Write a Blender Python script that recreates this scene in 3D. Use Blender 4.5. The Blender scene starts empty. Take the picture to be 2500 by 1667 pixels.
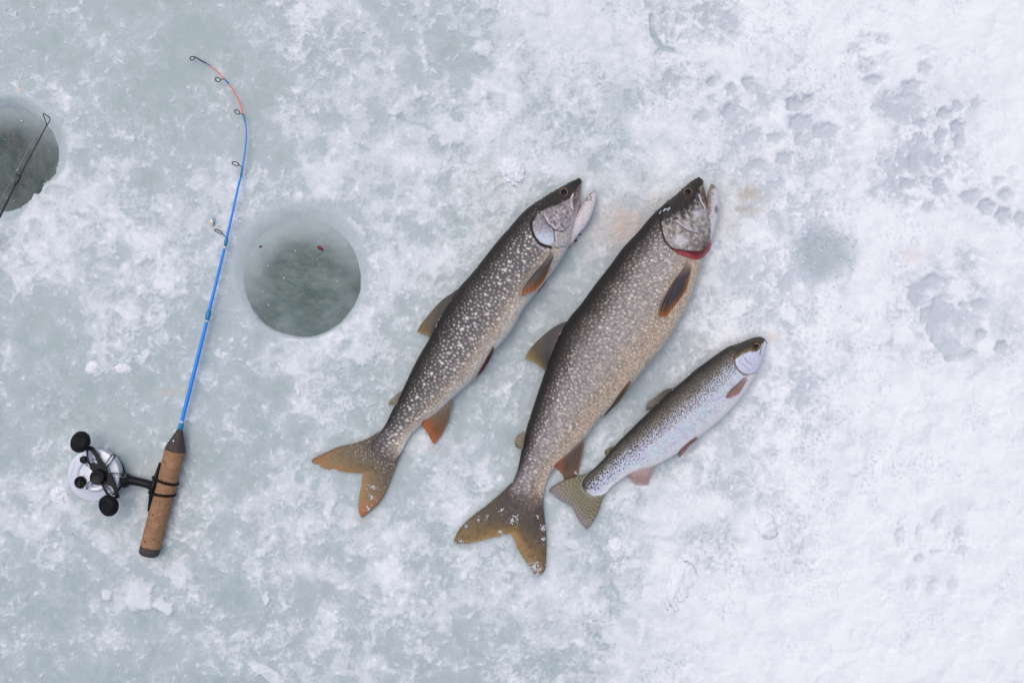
import bpy, math, random
import numpy as np

random.seed(7)
rng = np.random.default_rng(11)
scene = bpy.context.scene
COL = scene.collection

# ------------------------------------------------------------------ camera, sky, sun, exposure
S = 0.0007            # metres per reference unit on the ice plane
H = 1.70              # camera height
CX, CY = 1250.0, 833.5

cam_d = bpy.data.cameras.new("Camera")
cam = bpy.data.objects.new("Camera", cam_d)
COL.objects.link(cam)
cam.location = (0, 0, H)
cam.rotation_euler = (0, 0, 0)
cam_d.sensor_width = 36.0
cam_d.lens = 36.0 * H / (2500 * S)
cam_d.clip_start = 0.05
cam_d.clip_end = 500
scene.camera = cam

world = bpy.data.worlds.new("World")
scene.world = world
world.use_nodes = True
wn = world.node_tree
for n in list(wn.nodes):
    wn.nodes.remove(n)
sky = wn.nodes.new("ShaderNodeTexSky")
sky.sky_type = 'NISHITA'
sky.sun_disc = False
SUN_EL, SUN_AZ = math.radians(72), math.radians(-40)
sky.sun_elevation = SUN_EL
sky.sun_rotation = SUN_AZ
sky.air_density = 1.0
sky.dust_density = 4.0
sky.ozone_density = 0.6
bg = wn.nodes.new("ShaderNodeBackground")
bg.inputs["Strength"].default_value = 0.11
wo = wn.nodes.new("ShaderNodeOutputWorld")
wn.links.new(sky.outputs[0], bg.inputs[0])
wn.links.new(bg.outputs[0], wo.inputs[0])

sun_d = bpy.data.lights.new("Sun", 'SUN')
sun_d.energy = 0.7
sun_d.angle = math.radians(90)
sun_d.color = (1.0, 0.97, 0.93)
sun = bpy.data.objects.new("Sun", sun_d)
COL.objects.link(sun)
# light arrives from the upper left of the picture
sun.rotation_euler = (math.pi / 2 - SUN_EL, 0, math.pi - SUN_AZ)
scene.view_settings.view_transform = 'Standard'
scene.view_settings.look = 'None'
scene.view_settings.exposure = 0.23
scene.view_settings.gamma = 1.0
scene.view_settings.use_curve_mapping = False
scene.cycles.max_bounces = 8

# ------------------------------------------------------------------ helpers
def at(px, py, z=0.0):
    k = S * (H - z) / H
    return ((px - CX) * k, (CY - py) * k, z)

def lin(r, g=None, b=None):
    if g is None:
        r, g, b = r
    out = []
    for c in (r, g, b):
        c = c / 255.0
        out.append(c / 12.92 if c <= 0.04045 else ((c + 0.055) / 1.055) ** 2.4)
    return np.array(out)

def ss(a, b, x):
    t = np.clip((x - a) / (b - a), 0, 1)
    return t * t * (3 - 2 * t)

_G = np.random.default_rng(3).random((64, 256)) * 2 * np.pi
_P = np.random.default_rng(4).permutation(256)

def perlin(x, y, seed=0):
    g = _G[seed % 64]
    xi = np.floor(x).astype(np.int64); yi = np.floor(y).astype(np.int64)
    xf = x - xi; yf = y - yi
    def grad(ix, iy, dx, dy):
        h = _P[(_P[ix & 255] + iy) & 255]
        a = g[h]
        return np.cos(a) * dx + np.sin(a) * dy
    u = xf * xf * xf * (xf * (xf * 6 - 15) + 10)
    v = yf * yf * yf * (yf * (yf * 6 - 15) + 10)
    n00 = grad(xi, yi, xf, yf); n10 = grad(xi + 1, yi, xf - 1, yf)
    n01 = grad(xi, yi + 1, xf, yf - 1); n11 = grad(xi + 1, yi + 1, xf - 1, yf - 1)
    return ((n00 * (1 - u) + n10 * u) * (1 - v) + (n01 * (1 - u) + n11 * u) * v) * 1.5

def fbm(x, y, seed=0, octv=4, gain=0.5):
    a, f, t, tot = 1.0, 1.0, 0.0, 0.0
    for k in range(octv):
        t = t + a * perlin(x * f, y * f, seed + k * 7)
        tot += a
        a *= gain; f *= 2.03
    return t / tot

def worley(x, y, seed=0):
    """nearest-cell distance, second distance, cell random"""
    r = np.random.default_rng(100 + seed).random((3, 256))
    xi = np.floor(x).astype(np.int64); yi = np.floor(y).astype(np.int64)
    d1 = np.full(x.shape, 9.0); d2 = np.full(x.shape, 9.0); val = np.zeros(x.shape)
    for ox in (-1, 0, 1):
        for oy in (-1, 0, 1):
            cx = xi + ox; cy = yi + oy
            h = _P[(_P[cx & 255] + cy) & 255]
            dx = cx + r[0][h] - x; dy = cy + r[1][h] - y
            d = np.sqrt(dx * dx + dy * dy)
            near = d < d1
            d2 = np.where(near, d1, np.minimum(d2, d))
            val = np.where(near, r[2][h], val)
            d1 = np.where(near, d, d1)
    return d1, d2, val

def catmull(pts, n):
    """resample a polyline of k-vectors smoothly to n points (uniform in control parameter)"""
    P = np.asarray(pts, float)
    if len(P) == 2:
        t = np.linspace(0, 1, n)[:, None]
        return P[0] * (1 - t) + P[1] * t
    Q = np.vstack([2 * P[0] - P[1], P, 2 * P[-1] - P[-2]])
    t = np.linspace(0, len(P) - 1, n)
    i = np.minimum(t.astype(int), len(P) - 2)
    f = (t - i)[:, None]
    p0, p1, p2, p3 = Q[i], Q[i + 1], Q[i + 2], Q[i + 3]
    return 0.5 * ((2 * p1) + (-p0 + p2) * f + (2 * p0 - 5 * p1 + 4 * p2 - p3) * f ** 2 + (-p0 + 3 * p1 - 3 * p2 + p3) * f ** 3)

def resample(pts, n, smooth=True):
    """arc-length uniform resampling"""
    P = catmull(pts, max(n * 3, 60)) if smooth else np.asarray(pts, float)
    d = np.r_[0, np.cumsum(np.linalg.norm(np.diff(P, axis=0), axis=1))]
    if d[-1] < 1e-9:
        return np.repeat(P[:1], n, axis=0)
    t = np.linspace(0, d[-1], n)
    return np.stack([np.interp(t, d, P[:, k]) for k in range(P.shape[1])], axis=1)

def inpoly(px, py, poly):
    c = np.zeros(px.shape, bool)
    n = len(poly)
    for i in range(n):
        x1, y1 = poly[i]; x2, y2 = poly[(i + 1) % n]
        cond = ((y1 > py) != (y2 > py))
        with np.errstate(divide='ignore', invalid='ignore'):
            xin = (x2 - x1) * (py - y1) / ((y2 - y1) if y2 != y1 else 1e-9) + x1
        c ^= cond & (px < xin)
    return c

def dpoly(px, py, pts):
    d = np.full(px.shape, 1e9)
    for (x1, y1), (x2, y2) in zip(pts[:-1], pts[1:]):
        vx, vy = x2 - x1, y2 - y1
        L = vx * vx + vy * vy + 1e-9
        t = np.clip(((px - x1) * vx + (py - y1) * vy) / L, 0, 1)
        d = np.minimum(d, np.hypot(px - x1 - t * vx, py - y1 - t * vy))
    return d

def blend(col, m, rgb):
    m = np.asarray(m)[..., None]
    col[:] = col * (1 - m) + np.asarray(rgb) * m

def mesh_from(name, verts, faces, mat=None, parent=None, smooth=True, col=None, uv=None, extra=None):
    """verts (n,3) array, faces list or (m,k) int array"""
    me = bpy.data.meshes.new(name)
    verts = np.asarray(verts, np.float32)
    if isinstance(faces, np.ndarray):
        m, k = faces.shape
        me.vertices.add(len(verts)); me.vertices.foreach_set("co", verts.ravel())
        me.loops.add(m * k); me.loops.foreach_set("vertex_index", faces.astype(np.int32).ravel())
        me.polygons.add(m)
        me.polygons.foreach_set("loop_start", np.arange(0, m * k, k, dtype=np.int32))
        me.update(calc_edges=True)
        me.validate()
    else:
        me.from_pydata([tuple(v) for v in verts], [], faces)
        me.update()
    if smooth:
        me.polygons.foreach_set("use_smooth", np.ones(len(me.polygons), bool))
    if col is not None:
        a = me.attributes.new("Col", 'FLOAT_COLOR', 'POINT')
        a.data.foreach_set("color", np.c_[np.clip(col, 0, 1), np.ones(len(col))].astype(np.float32).ravel())
    for k, v in (extra or {}).items():
        v = np.asarray(v, np.float32)
        if v.ndim == 1:
            me.attributes.new(k, 'FLOAT', 'POINT').data.foreach_set("value", v)
        else:
            me.attributes.new(k, 'FLOAT_VECTOR', 'POINT').data.foreach_set("vector", v.ravel())
    if mat:
        me.materials.append(mat)
    o = bpy.data.objects.new(name, me)
    COL.objects.link(o)
    if parent:
        o.parent = parent
    return o

def tag(o, label=None, cat=None, group=None, kind=None):
    if label: o["label"] = label
    if cat: o["category"] = cat
    if group: o["group"] = group
    if kind: o["kind"] = kind
    return o

def empty(name, label, cat, loc, group=None):
    o = bpy.data.objects.new(name, None)
    COL.objects.link(o)
    o.location = loc
    o.empty_display_size = 0.02
    return tag(o, label, cat, group)

def place(o, parent):
    """parts carry world coordinates; keep them put under the parent Empty"""
    o.parent = parent
    m = parent.matrix_world if False else None
    loc = parent.location.copy()
    p = parent.parent
    while p:
        loc += p.location; p = p.parent
    o.location = -loc
    return o

def grid_faces(nu, nv, wrap=False, off=0):
    i = np.arange(nu - 1)[:, None]
    j = np.arange(nv if wrap else nv - 1)[None, :]
    j2 = (j + 1) % nv
    a = i * nv + j; b = i * nv + j2; c = (i + 1) * nv + j2; d = (i + 1) * nv + j
    return np.stack([a + 0 * j, b + 0 * i, c + 0 * i, d + 0 * j], -1).reshape(-1, 4) + off

# ------------------------------------------------------------------ materials
def mat_new(name):
    m = bpy.data.materials.new(name)
    m.use_nodes = True
    nt = m.node_tree
    b = nt.nodes["Principled BSDF"]
    return m, nt, b

def N(nt, t, **kw):
    n = nt.nodes.new(t)
    for k, v in kw.items():
        setattr(n, k, v)
    return n

def mix_rgb(nt, fac, a, b, mode='MIX'):
    n = nt.nodes.new("ShaderNodeMix"); n.data_type = 'RGBA'; n.blend_type = mode
    for idx, v in ((0, fac), (6, a), (7, b)):
        if isinstance(v, (int, float)):
            n.inputs[idx].default_value = v
        elif isinstance(v, (tuple, list, np.ndarray)):
            n.inputs[idx].default_value = (*[float(q) for q in v[:3]], 1)
        else:
            nt.links.new(v, n.inputs[idx])
    return n.outputs[2]

def mth(nt, op, a, b=None, c=None, clamp=False):
    n = nt.nodes.new("ShaderNodeMath"); n.operation = op; n.use_clamp = clamp
    for i, v in enumerate((a, b, c)):
        if v is None: continue
        if isinstance(v, (int, float)): n.inputs[i].default_value = v
        else: nt.links.new(v, n.inputs[i])
    return n.outputs[0]

def noise(nt, scale, detail=3, rough=0.55, vec=None, out=0):
    n = nt.nodes.new("ShaderNodeTexNoise")
    n.inputs["Scale"].default_value = scale
    n.inputs["Detail"].default_value = detail
    n.inputs["Roughness"].default_value = rough
    if vec is None:
        tc = nt.nodes.new("ShaderNodeTexCoord"); vec = tc.outputs["Object"]
    nt.links.new(vec, n.inputs["Vector"])
    return n.outputs[out]

def ramp(nt, fac, stops, interp='LINEAR'):
    n = nt.nodes.new("ShaderNodeValToRGB")
    cr = n.color_ramp; cr.interpolation = interp
    while len(cr.elements) < len(stops):
        cr.elements.new(0.5)
    for e, (p, c) in zip(cr.elements, stops):
        e.position = p
        e.color = (*[float(q) for q in c], 1) if not isinstance(c, (int, float)) else (c, c, c, 1)
    nt.links.new(fac, n.inputs[0])
    return n.outputs[0]

def bump(nt, b, height, strength, dist):
    n = nt.nodes.new("ShaderNodeBump")
    n.inputs["Strength"].default_value = strength
    n.inputs["Distance"].default_value = dist
    nt.links.new(height, n.inputs["Height"])
    nt.links.new(n.outputs[0], b.inputs["Normal"])

def simple(name, rgb, rough=0.5, metal=0.0, coat=0.0, var=0.12, nscale=300, bmp=0.0, spec=0.5):
    m, nt, b = mat_new(name)
    c = lin(rgb)
    nz = noise(nt, nscale, 3)
    f = ramp(nt, nz, [(0.3, 0.0), (0.7, 1.0)])
    nt.links.new(mix_rgb(nt, f, c * (1 - var), np.clip(c * (1 + var), 0, 1)), b.inputs["Base Color"])
    b.inputs["Roughness"].default_value = rough
    b.inputs["Metallic"].default_value = metal
    b.inputs["Coat Weight"].default_value = coat
    b.inputs["Specular IOR Level"].default_value = spec
    if bmp:
        bump(nt, b, nz, bmp, 0.0005)
    return m

# ground: ice -> frosted ice -> snow, driven by the cover attribute plus fine crystal noise
def ground_material():
    m, nt, b = mat_new("ice_and_snow")
    att = N(nt, "ShaderNodeAttribute", attribute_name="cover")
    stn = N(nt, "ShaderNodeAttribute", attribute_name="stain")
    geo = N(nt, "ShaderNodeNewGeometry")
    pos = geo.outputs["Position"]
    f1 = noise(nt, 420, 4, 0.65, pos)
    f2 = noise(nt, 150, 3, 0.6, pos)
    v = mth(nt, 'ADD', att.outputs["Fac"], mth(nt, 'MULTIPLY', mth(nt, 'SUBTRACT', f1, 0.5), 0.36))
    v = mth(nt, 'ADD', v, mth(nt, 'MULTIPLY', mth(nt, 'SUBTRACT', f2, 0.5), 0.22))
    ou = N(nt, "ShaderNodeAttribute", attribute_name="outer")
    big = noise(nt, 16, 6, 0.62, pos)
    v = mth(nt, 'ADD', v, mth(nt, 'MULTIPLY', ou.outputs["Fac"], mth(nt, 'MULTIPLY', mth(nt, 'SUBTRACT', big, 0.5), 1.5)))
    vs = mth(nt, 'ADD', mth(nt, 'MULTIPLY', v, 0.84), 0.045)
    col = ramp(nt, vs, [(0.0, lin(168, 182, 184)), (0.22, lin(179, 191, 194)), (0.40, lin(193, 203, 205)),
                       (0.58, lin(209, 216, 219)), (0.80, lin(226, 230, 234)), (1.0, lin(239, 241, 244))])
    dp = N(nt, "ShaderNodeAttribute", attribute_name="deep")
    col2 = ramp(nt, v, [(0.0, lin(182, 190, 199)), (0.30, lin(197, 204, 212)), (0.55, lin(213, 218, 224)), (0.80, lin(234, 236, 240)), (1.0, lin(244, 246, 248))])
    col = mix_rgb(nt, dp.outputs["Fac"], col, col2)
    sc = N(nt, "ShaderNodeAttribute", attribute_name="staincol")
    col = mix_rgb(nt, stn.outputs["Fac"], col, sc.outputs["Color"])
    nt.links.new(col, b.inputs["Base Color"])
    rg = ramp(nt, v, [(0.15, 0.38), (0.5, 0.65), (0.75, 0.85)])
    nt.links.new(rg, b.inputs["Roughness"])
    b.inputs["Specular IOR Level"].default_value = 0.3
    hgt = mth(nt, 'ADD', mth(nt, 'MULTIPLY', v, 0.65), mth(nt, 'MULTIPLY', f1, 0.35))
    bump(nt, b, hgt, 0.42, 0.0024)
    return m

def slush_material(k):
    m, nt, b = mat_new("slush_water")
    geo = N(nt, "ShaderNodeNewGeometry")
    pos = geo.outputs["Position"]
    a = noise(nt, 16, 5, 0.55, pos)
    c = noise(nt, 120, 4, 0.6, pos)
    f = mth(nt, 'ADD', mth(nt, 'MULTIPLY', a, 0.84), mth(nt, 'MULTIPLY', c, 0.16))
    col = ramp(nt, f, [(0.32, lin(50, 77, 78) * k), (0.46, lin(80, 107, 106) * k), (0.58, lin(99, 124, 122) * k), (0.74, lin(142, 158, 156) * k)])
    ld = N(nt, "ShaderNodeAttribute", attribute_name="ledge")
    col = mix_rgb(nt, mth(nt, 'MULTIPLY', ld.outputs["Fac"], 0.95), col, lin(152, 167, 171) * (0.55 + .45 * k / .68))
    nt.links.new(col, b.inputs["Base Color"])
    b.inputs["Roughness"].default_value = 0.35
    b.inputs["Coat Weight"].default_value = 0.6
    b.inputs["Coat Roughness"].default_value = 0.06
    b.inputs["Coat IOR"].default_value = 1.33
    b.inputs["Specular IOR Level"].default_value = 0.2
    bump(nt, b, f, 0.08, 0.003)
    return m

def skin_material(name, period, depth, rough, coat, bmp):
    m, nt, b = mat_new(name)
    att = N(nt, "ShaderNodeAttribute", attribute_name="Col")
    fl = N(nt, "ShaderNodeAttribute", attribute_name="flat")
    sm = N(nt, "ShaderNodeAttribute", attribute_name="scale_mask")
    sep = N(nt, "ShaderNodeSeparateXYZ")
    nt.links.new(fl.outputs["Vector"], sep.inputs[0])
    s, a = sep.outputs[0], sep.outputs[1]
    k = math.pi / period
    p = mth(nt, 'ABSOLUTE', mth(nt, 'SINE', mth(nt, 'MULTIPLY', mth(nt, 'ADD', s, a), k)))
    q = mth(nt, 'ABSOLUTE', mth(nt, 'SINE', mth(nt, 'MULTIPLY', mth(nt, 'SUBTRACT', s, a), k)))
    pat = mth(nt, 'MULTIPLY', p, q)
    pat = mth(nt, 'POWER', pat, 0.6)
    nz = noise(nt, 260, 4, 0.6)
    fac = mth(nt, 'MULTIPLY', mth(nt, 'SUBTRACT', 1.0, pat), mth(nt, 'MULTIPLY', sm.outputs["Fac"], depth))
    dark = mix_rgb(nt, 1.0, att.outputs["Color"], (0.28, 0.27, 0.27), 'MULTIPLY')
    col = mix_rgb(nt, fac, att.outputs["Color"], dark)
    i1 = mth(nt, 'FLOOR', mth(nt, 'DIVIDE', mth(nt, 'ADD', s, a), period)); i2 = mth(nt, 'FLOOR', mth(nt, 'DIVIDE', mth(nt, 'SUBTRACT', s, a), period))
    cmb = N(nt, "ShaderNodeCombineXYZ"); nt.links.new(i1, cmb.inputs[0]); nt.links.new(i2, cmb.inputs[1])
    wh = N(nt, "ShaderNodeTexWhiteNoise"); wh.noise_dimensions = '2D'; nt.links.new(cmb.outputs[0], wh.inputs["Vector"])
    tone = mth(nt, 'ADD', 1.0, mth(nt, 'MULTIPLY', mth(nt, 'SUBTRACT', wh.outputs["Value"], 0.5), mth(nt, 'MULTIPLY', sm.outputs["Fac"], 0.18 if name.startswith('rainbow') else 0.5)))  # per-scale random brightness in the colour, standing in for wet glints
    cc = N(nt, "ShaderNodeCombineXYZ")
    for q_ in range(3): nt.links.new(tone, cc.inputs[q_])
    col = mix_rgb(nt, 1.0, col, cc.outputs[0], 'MULTIPLY')
    gl = ramp(nt, nz, [(0.3, (0.86, 0.86, 0.86)), (0.7, (1.12, 1.12, 1.12))])
    col = mix_rgb(nt, 1.0, col, gl, 'MULTIPLY')
    nt.links.new(col, b.inputs["Base Color"])
    b.inputs["Roughness"].default_value = rough
    b.inputs["Specular IOR Level"].default_value = 0.22
    b.inputs["Coat Weight"].default_value = coat
    b.inputs["Coat Roughness"].default_value = 0.22
    h = mth(nt, 'ADD', mth(nt, 'MULTIPLY', pat, sm.outputs["Fac"]), mth(nt, 'MULTIPLY', nz, 0.4))
    bump(nt, b, h, bmp, 0.0012)
    return m

def painted_material(name, rough=0.45, coat=0.15, var=0.1, transl=0.0):
    m, nt, b = mat_new(name)
    att = N(nt, "ShaderNodeAttribute", attribute_name="Col")
    nz = noise(nt, 350, 3)
    gl = ramp(nt, nz, [(0.3, (1 - var,) * 3), (0.7, (1 + var,) * 3)])
    nt.links.new(mix_rgb(nt, 1.0, att.outputs["Color"], gl, 'MULTIPLY'), b.inputs["Base Color"])
    b.inputs["Roughness"].default_value = rough
    b.inputs["Coat Weight"].default_value = coat
    b.inputs["Coat Roughness"].default_value = 0.15
    b.inputs["Specular IOR Level"].default_value = 0.35
    if name == 'eye_surface':
        b.inputs['Specular IOR Level'].default_value = 0.12
    bump(nt, b, nz, 0.2, 0.0006)
    return m

def cork_material():
    m, nt, b = mat_new("cork")
    geo = N(nt, "ShaderNodeTexCoord")
    att = N(nt, "ShaderNodeAttribute", attribute_name="flat")      # x along handle, y around (reference units)
    mp = N(nt, "ShaderNodeMapping"); mp.inputs["Scale"].default_value = (0.35, 0.05, 0.05)
    nt.links.new(att.outputs["Vector"], mp.inputs["Vector"])
    rings = noise(nt, 1.0, 4, 0.6, mp.outputs[0])
    mp2 = N(nt, "ShaderNodeMapping"); mp2.inputs["Scale"].default_value = (0.09, 0.30, 0.1)
    nt.links.new(att.outputs["Vector"], mp2.inputs["Vector"])
    pits = noise(nt, 1.0, 3, 0.5, mp2.outputs[0])
    col = ramp(nt, rings, [(0.28, lin(132, 96, 70)), (0.5, lin(164, 124, 93)), (0.74, lin(188, 149, 115))])
    sx = N(nt, "ShaderNodeSeparateXYZ"); nt.links.new(att.outputs["Vector"], sx.inputs[0])
    wn_ = N(nt, "ShaderNodeTexWhiteNoise"); wn_.noise_dimensions = '1D'
    nt.links.new(mth(nt, 'FLOOR', mth(nt, 'DIVIDE', sx.outputs[0], 19.0)), wn_.inputs["W"])
    col = mix_rgb(nt, mth(nt, 'MULTIPLY', wn_.outputs["Value"], 0.4), col, lin(140, 104, 78))
    pit = ramp(nt, pits, [(0.62, 0.0), (0.67, 1.0)])
    col = mix_rgb(nt, pit, col, lin(58, 42, 34))
    nt.links.new(col, b.inputs["Base Color"])
    b.inputs["Roughness"].default_value = 0.75
    b.inputs["Specular IOR Level"].default_value = 0.25
    h = mth(nt, 'SUBTRACT', rings, mth(nt, 'MULTIPLY', pit, 1.0))
    bump(nt, b, h, 0.5, 0.0008)
    return m

def rubber_cork_material():
    m, nt, b = mat_new("composite_cork")
    f = noise(nt, 700, 3, 0.6)
    col = ramp(nt, f, [(0.38, lin(44, 38, 34)), (0.55, lin(72, 63, 57)), (0.72, lin(120, 104, 92))])
    nt.links.new(col, b.inputs["Base Color"])
    b.inputs["Roughness"].default_value = 0.7
    bump(nt, b, f, 0.3, 0.0006)
    return m

M_ground = ground_material()
M_slush = slush_material(0.68)
M_slush_dark = slush_material(0.45)
M_snow = simple("loose_snow", (236, 238, 244), 0.85, var=0.05, nscale=500, bmp=0.4, spec=0.2)
M_crumb = simple("ice_crumbs", (226, 230, 238), 0.55, var=0.1, nscale=500, bmp=0.3, spec=0.3)
M_slushy = simple("wet_snow_grains", (214, 219, 228), 0.4, var=0.12, nscale=400, bmp=0.3, spec=0.35)
M_trout = skin_material("lake_trout_skin", 5.6, 0.62, 0.5, 0.06, 0.45)
M_big = skin_material("large_trout_skin", 6.4, 0.66, 0.5, 0.06, 0.5)
M_rain = skin_material("rainbow_skin", 5.0, 0.22, 0.42, 0.12, 0.3)
M_fin = painted_material("fin_membrane", 0.45, 0.15, 0.12)
M_gill = painted_material("gill_tissue", 0.3, 0.5, 0.15)
M_eye = painted_material("eye_surface", 0.25, 0.04, 0.03)
M_blank = painted_material("rod_lacquer", 0.3, 0.5, 0.03)
M_black = simple("black_plastic", (15, 16, 20), 0.4, spec=0.25, var=0.25, nscale=600, bmp=0.08)
M_matte = simple("black_rubber", (17, 18, 21), 0.55, spec=0.2, var=0.25, nscale=600, bmp=0.15)
M_anod = simple("black_anodized", (18, 19, 25), 0.4, spec=0.25, var=0.2, nscale=800)
M_chrome = simple("polished_aluminium", (226, 228, 234), 0.12, metal=1.0, var=0.02, nscale=60)
M_satin = simple("satin_aluminium", (224, 227, 236), 0.28, metal=0.15, var=0.03, nscale=200)
M_dkmetal = simple("dark_reflection_metal", (92, 100, 110), 0.2, metal=1.0, var=0.2, nscale=90)  # darker metal for the inner ring, in place of dark mirror reflections
M_wire = simple("guide_wire", (48, 44, 42), 0.35, metal=0.6, var=0.2)
M_cork = cork_material()
M_rcork = rubber_cork_material()
M_graphite = simple("black_graphite", (16, 16, 18), 0.3, coat=0.4, var=0.2)
M_ink = simple("engraving", (176, 180, 194), 0.5, var=0.05)
M_line = simple("fishing_line", (150, 158, 160), 0.3, var=0.05)
M_bead = simple("dark_slime", (38, 36, 35), 0.25, coat=0.4, var=0.2)
M_red = simple("blood_fleck", (122, 34, 26), 0.5, var=0.3, nscale=900)

# ------------------------------------------------------------------ fish outlines (reference units)
TROUT = [  # dorsal x,y, ventral x,y, thickness ratio
 (1418,437,1421,445,.9),(1408,438,1419,455,.8),(1390,446,1417,475,.75),(1372,456,1416,495,.72),(1352,467,1411,515,.70),
 (1330,480,1404,540,.68),(1302,498,1396,570,.66),(1276,519,1387,602,.62),(1246,553,1366,640,.58),(1212,592,1336,681,.54),
 (1174,640,1305,720,.52),(1145,676,1280,752,.52),(1123,700,1262,785,.52),(1098,737,1240,820,.52),(1073,780,1212,850,.52),
 (1049,825,1182,890,.52),(1020,875,1152,929,.52),(995,925,1110,966,.51),(975,968,1068,1006,.48),(957,1003,1033,1033,.45),
 (940,1038,1008,1056,.34),(924,1059,992,1079,.24),(911,1080,983,1097,.13),(906,1098,977,1112,.055),(915,1112,968,1123,.03),(935,1124,955,1127,.02)]
TROUT_JAW = [(1449,464,1455,467,1.1),(1443,470,1457,474,1.1),(1438,476,1456,486,1.0),(1430,487,1452,505,.9),(1421,501,1444,528,.8),
 (1407,524,1430,553,.75),(1391,549,1412,574,.7),(1378,570,1396,595,.6),(1368,585,1380,605,.6)]
BIG = [
 (1711,435,1717,441,.9),(1704,434,1719,455,.8),(1690,442,1723,475,.75),(1672,456,1730,497,.72),(1652,474,1734,525,.68),
 (1627,494,1736,555,.64),(1602,516,1733,588,.60),(1581,538,1722,615,.56),(1556,568,1712,640,.53),(1522,604,1704,676,.50),
 (1488,650,1687,725,.48),(1452,696,1662,775,.48),(1420,740,1637,822,.48),(1388,779,1606,864,.48),(1364,822,1572,905,.48),
 (1346,865,1538,945,.48),(1330,908,1500,987,.48),(1314,956,1466,1022,.48),(1298,1005,1436,1060,.48),(1284,1050,1402,1093,.48),
 (1273,1100,1366,1130,.46),(1264,1145,1342,1160,.35),(1252,1176,1332,1186,.24),(1240,1200,1327,1212,.13),(1240,1225,1323,1235,.05),(1262,1247,1308,1252,.02)]
BIG_JAW = [(1736,449,1743,451,1.1),(1732,458,1750,460,1.1),(1728,472,1754,480,1.0),(1726,490,1755,505,.95),(1722,515,1752,530,.9),
 (1716,545,1745,558,.9),(1708,575,1736,586,.9),(1700,596,1722,608,.7),(1692,606,1708,616,.5)]
RAIN = [
 (1869,828,1873,835,.9),(1858,822,1871,846,.8),(1843,823,1866,862,.75),(1822,830,1859,886,.7),(1799,839,1848,909,.66),
 (1776,847,1837,928,.62),(1752,863,1821,953,.58),(1724,883,1800,982,.55),(1697,903,1777,1006,.53),(1672,925,1750,1032,.53),
 (1650,943,1722,1054,.53),(1628,962,1692,1078,.53),(1600,990,1660,1102,.52),(1570,1018,1628,1121,.5),(1540,1048,1597,1137,.48),
 (1512,1076,1562,1146,.46),(1490,1101,1532,1160,.44),(1468,1126,1507,1177,.36),(1450,1144,1491,1190,.26),(1432,1160,1480,1202,.15),
 (1420,1178,1468,1209,.07),(1423,1195,1450,1212,.03)]
# caudal fins: base, leading side (upper), trailing edge, leading side (lower)
TROUT_TAIL = dict(base=[(926,1052),(908,1085),(914,1108),(935,1121),(960,1122),(984,1098)],
 s0=[(926,1052),(899,1069),(859,1083),(827,1090),(795,1104),(770,1116),(760,1124)],
 tip=[(760,1124),(764,1131),(777,1134),(793,1145),(805,1146),(812,1142),(825,1149),(847,1153),(869,1154),(885,1155),(884,1166),(882,1186),(877,1211),(874,1236),(877,1253),(883,1264)],
 s1=[(984,1098),(975,1116),(969,1129),(959,1156),(951,1176),(941,1201),(924,1228),(899,1251),(883,1264)])
BIG_TAIL = dict(base=[(1250,1176),(1242,1210),(1250,1235),(1280,1247),(1305,1244),(1327,1214)],
 s0=[(1250,1176),(1223,1203),(1190,1231),(1156,1257),(1131,1280),(1116,1300),(1108,1321)],
 tip=[(1108,1321),(1113,1326),(1139,1327),(1167,1321),(1195,1313),(1218,1308),(1233,1303),(1247,1302),(1256,1321),(1264,1341),(1279,1364),(1292,1382),(1302,1400),(1310,1407)],
 s1=[(1327,1214),(1326,1234),(1329,1260),(1332,1285),(1334,1323),(1333,1356),(1331,1387),(1325,1397),(1310,1407)])
RAIN_TAIL = dict(base=[(1446,1146),(1430,1163),(1421,1182),(1430,1200),(1450,1209),(1480,1199)],
 s0=[(1446,1146),(1427,1156),(1406,1163),(1384,1169),(1365,1177),(1347,1189),(1339,1199)],
 tip=[(1339,1199),(1349,1206),(1361,1217),(1382,1228),(1397,1237),(1404,1250),(1408,1262),(1418,1278),(1427,1287),(1432,1292)],
 s1=[(1480,1199),(1474,1212),(1468,1225),(1463,1242),(1454,1262),(1441,1282),(1432,1292)])

def outline(stations):
    a = np.asarray(stations, float)
    return [tuple(p) for p in a[:, :2]] + [tuple(p) for p in a[::-1, 2:4]]

FISH_POLYS = [outline(TROUT), outline(TROUT_JAW), outline(BIG), outline(BIG_JAW), outline(RAIN)]
for T in (TROUT_TAIL, BIG_TAIL, RAIN_TAIL):
    FISH_POLYS.append(T['s0'] + T['tip'] + T['s1'][::-1])

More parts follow.
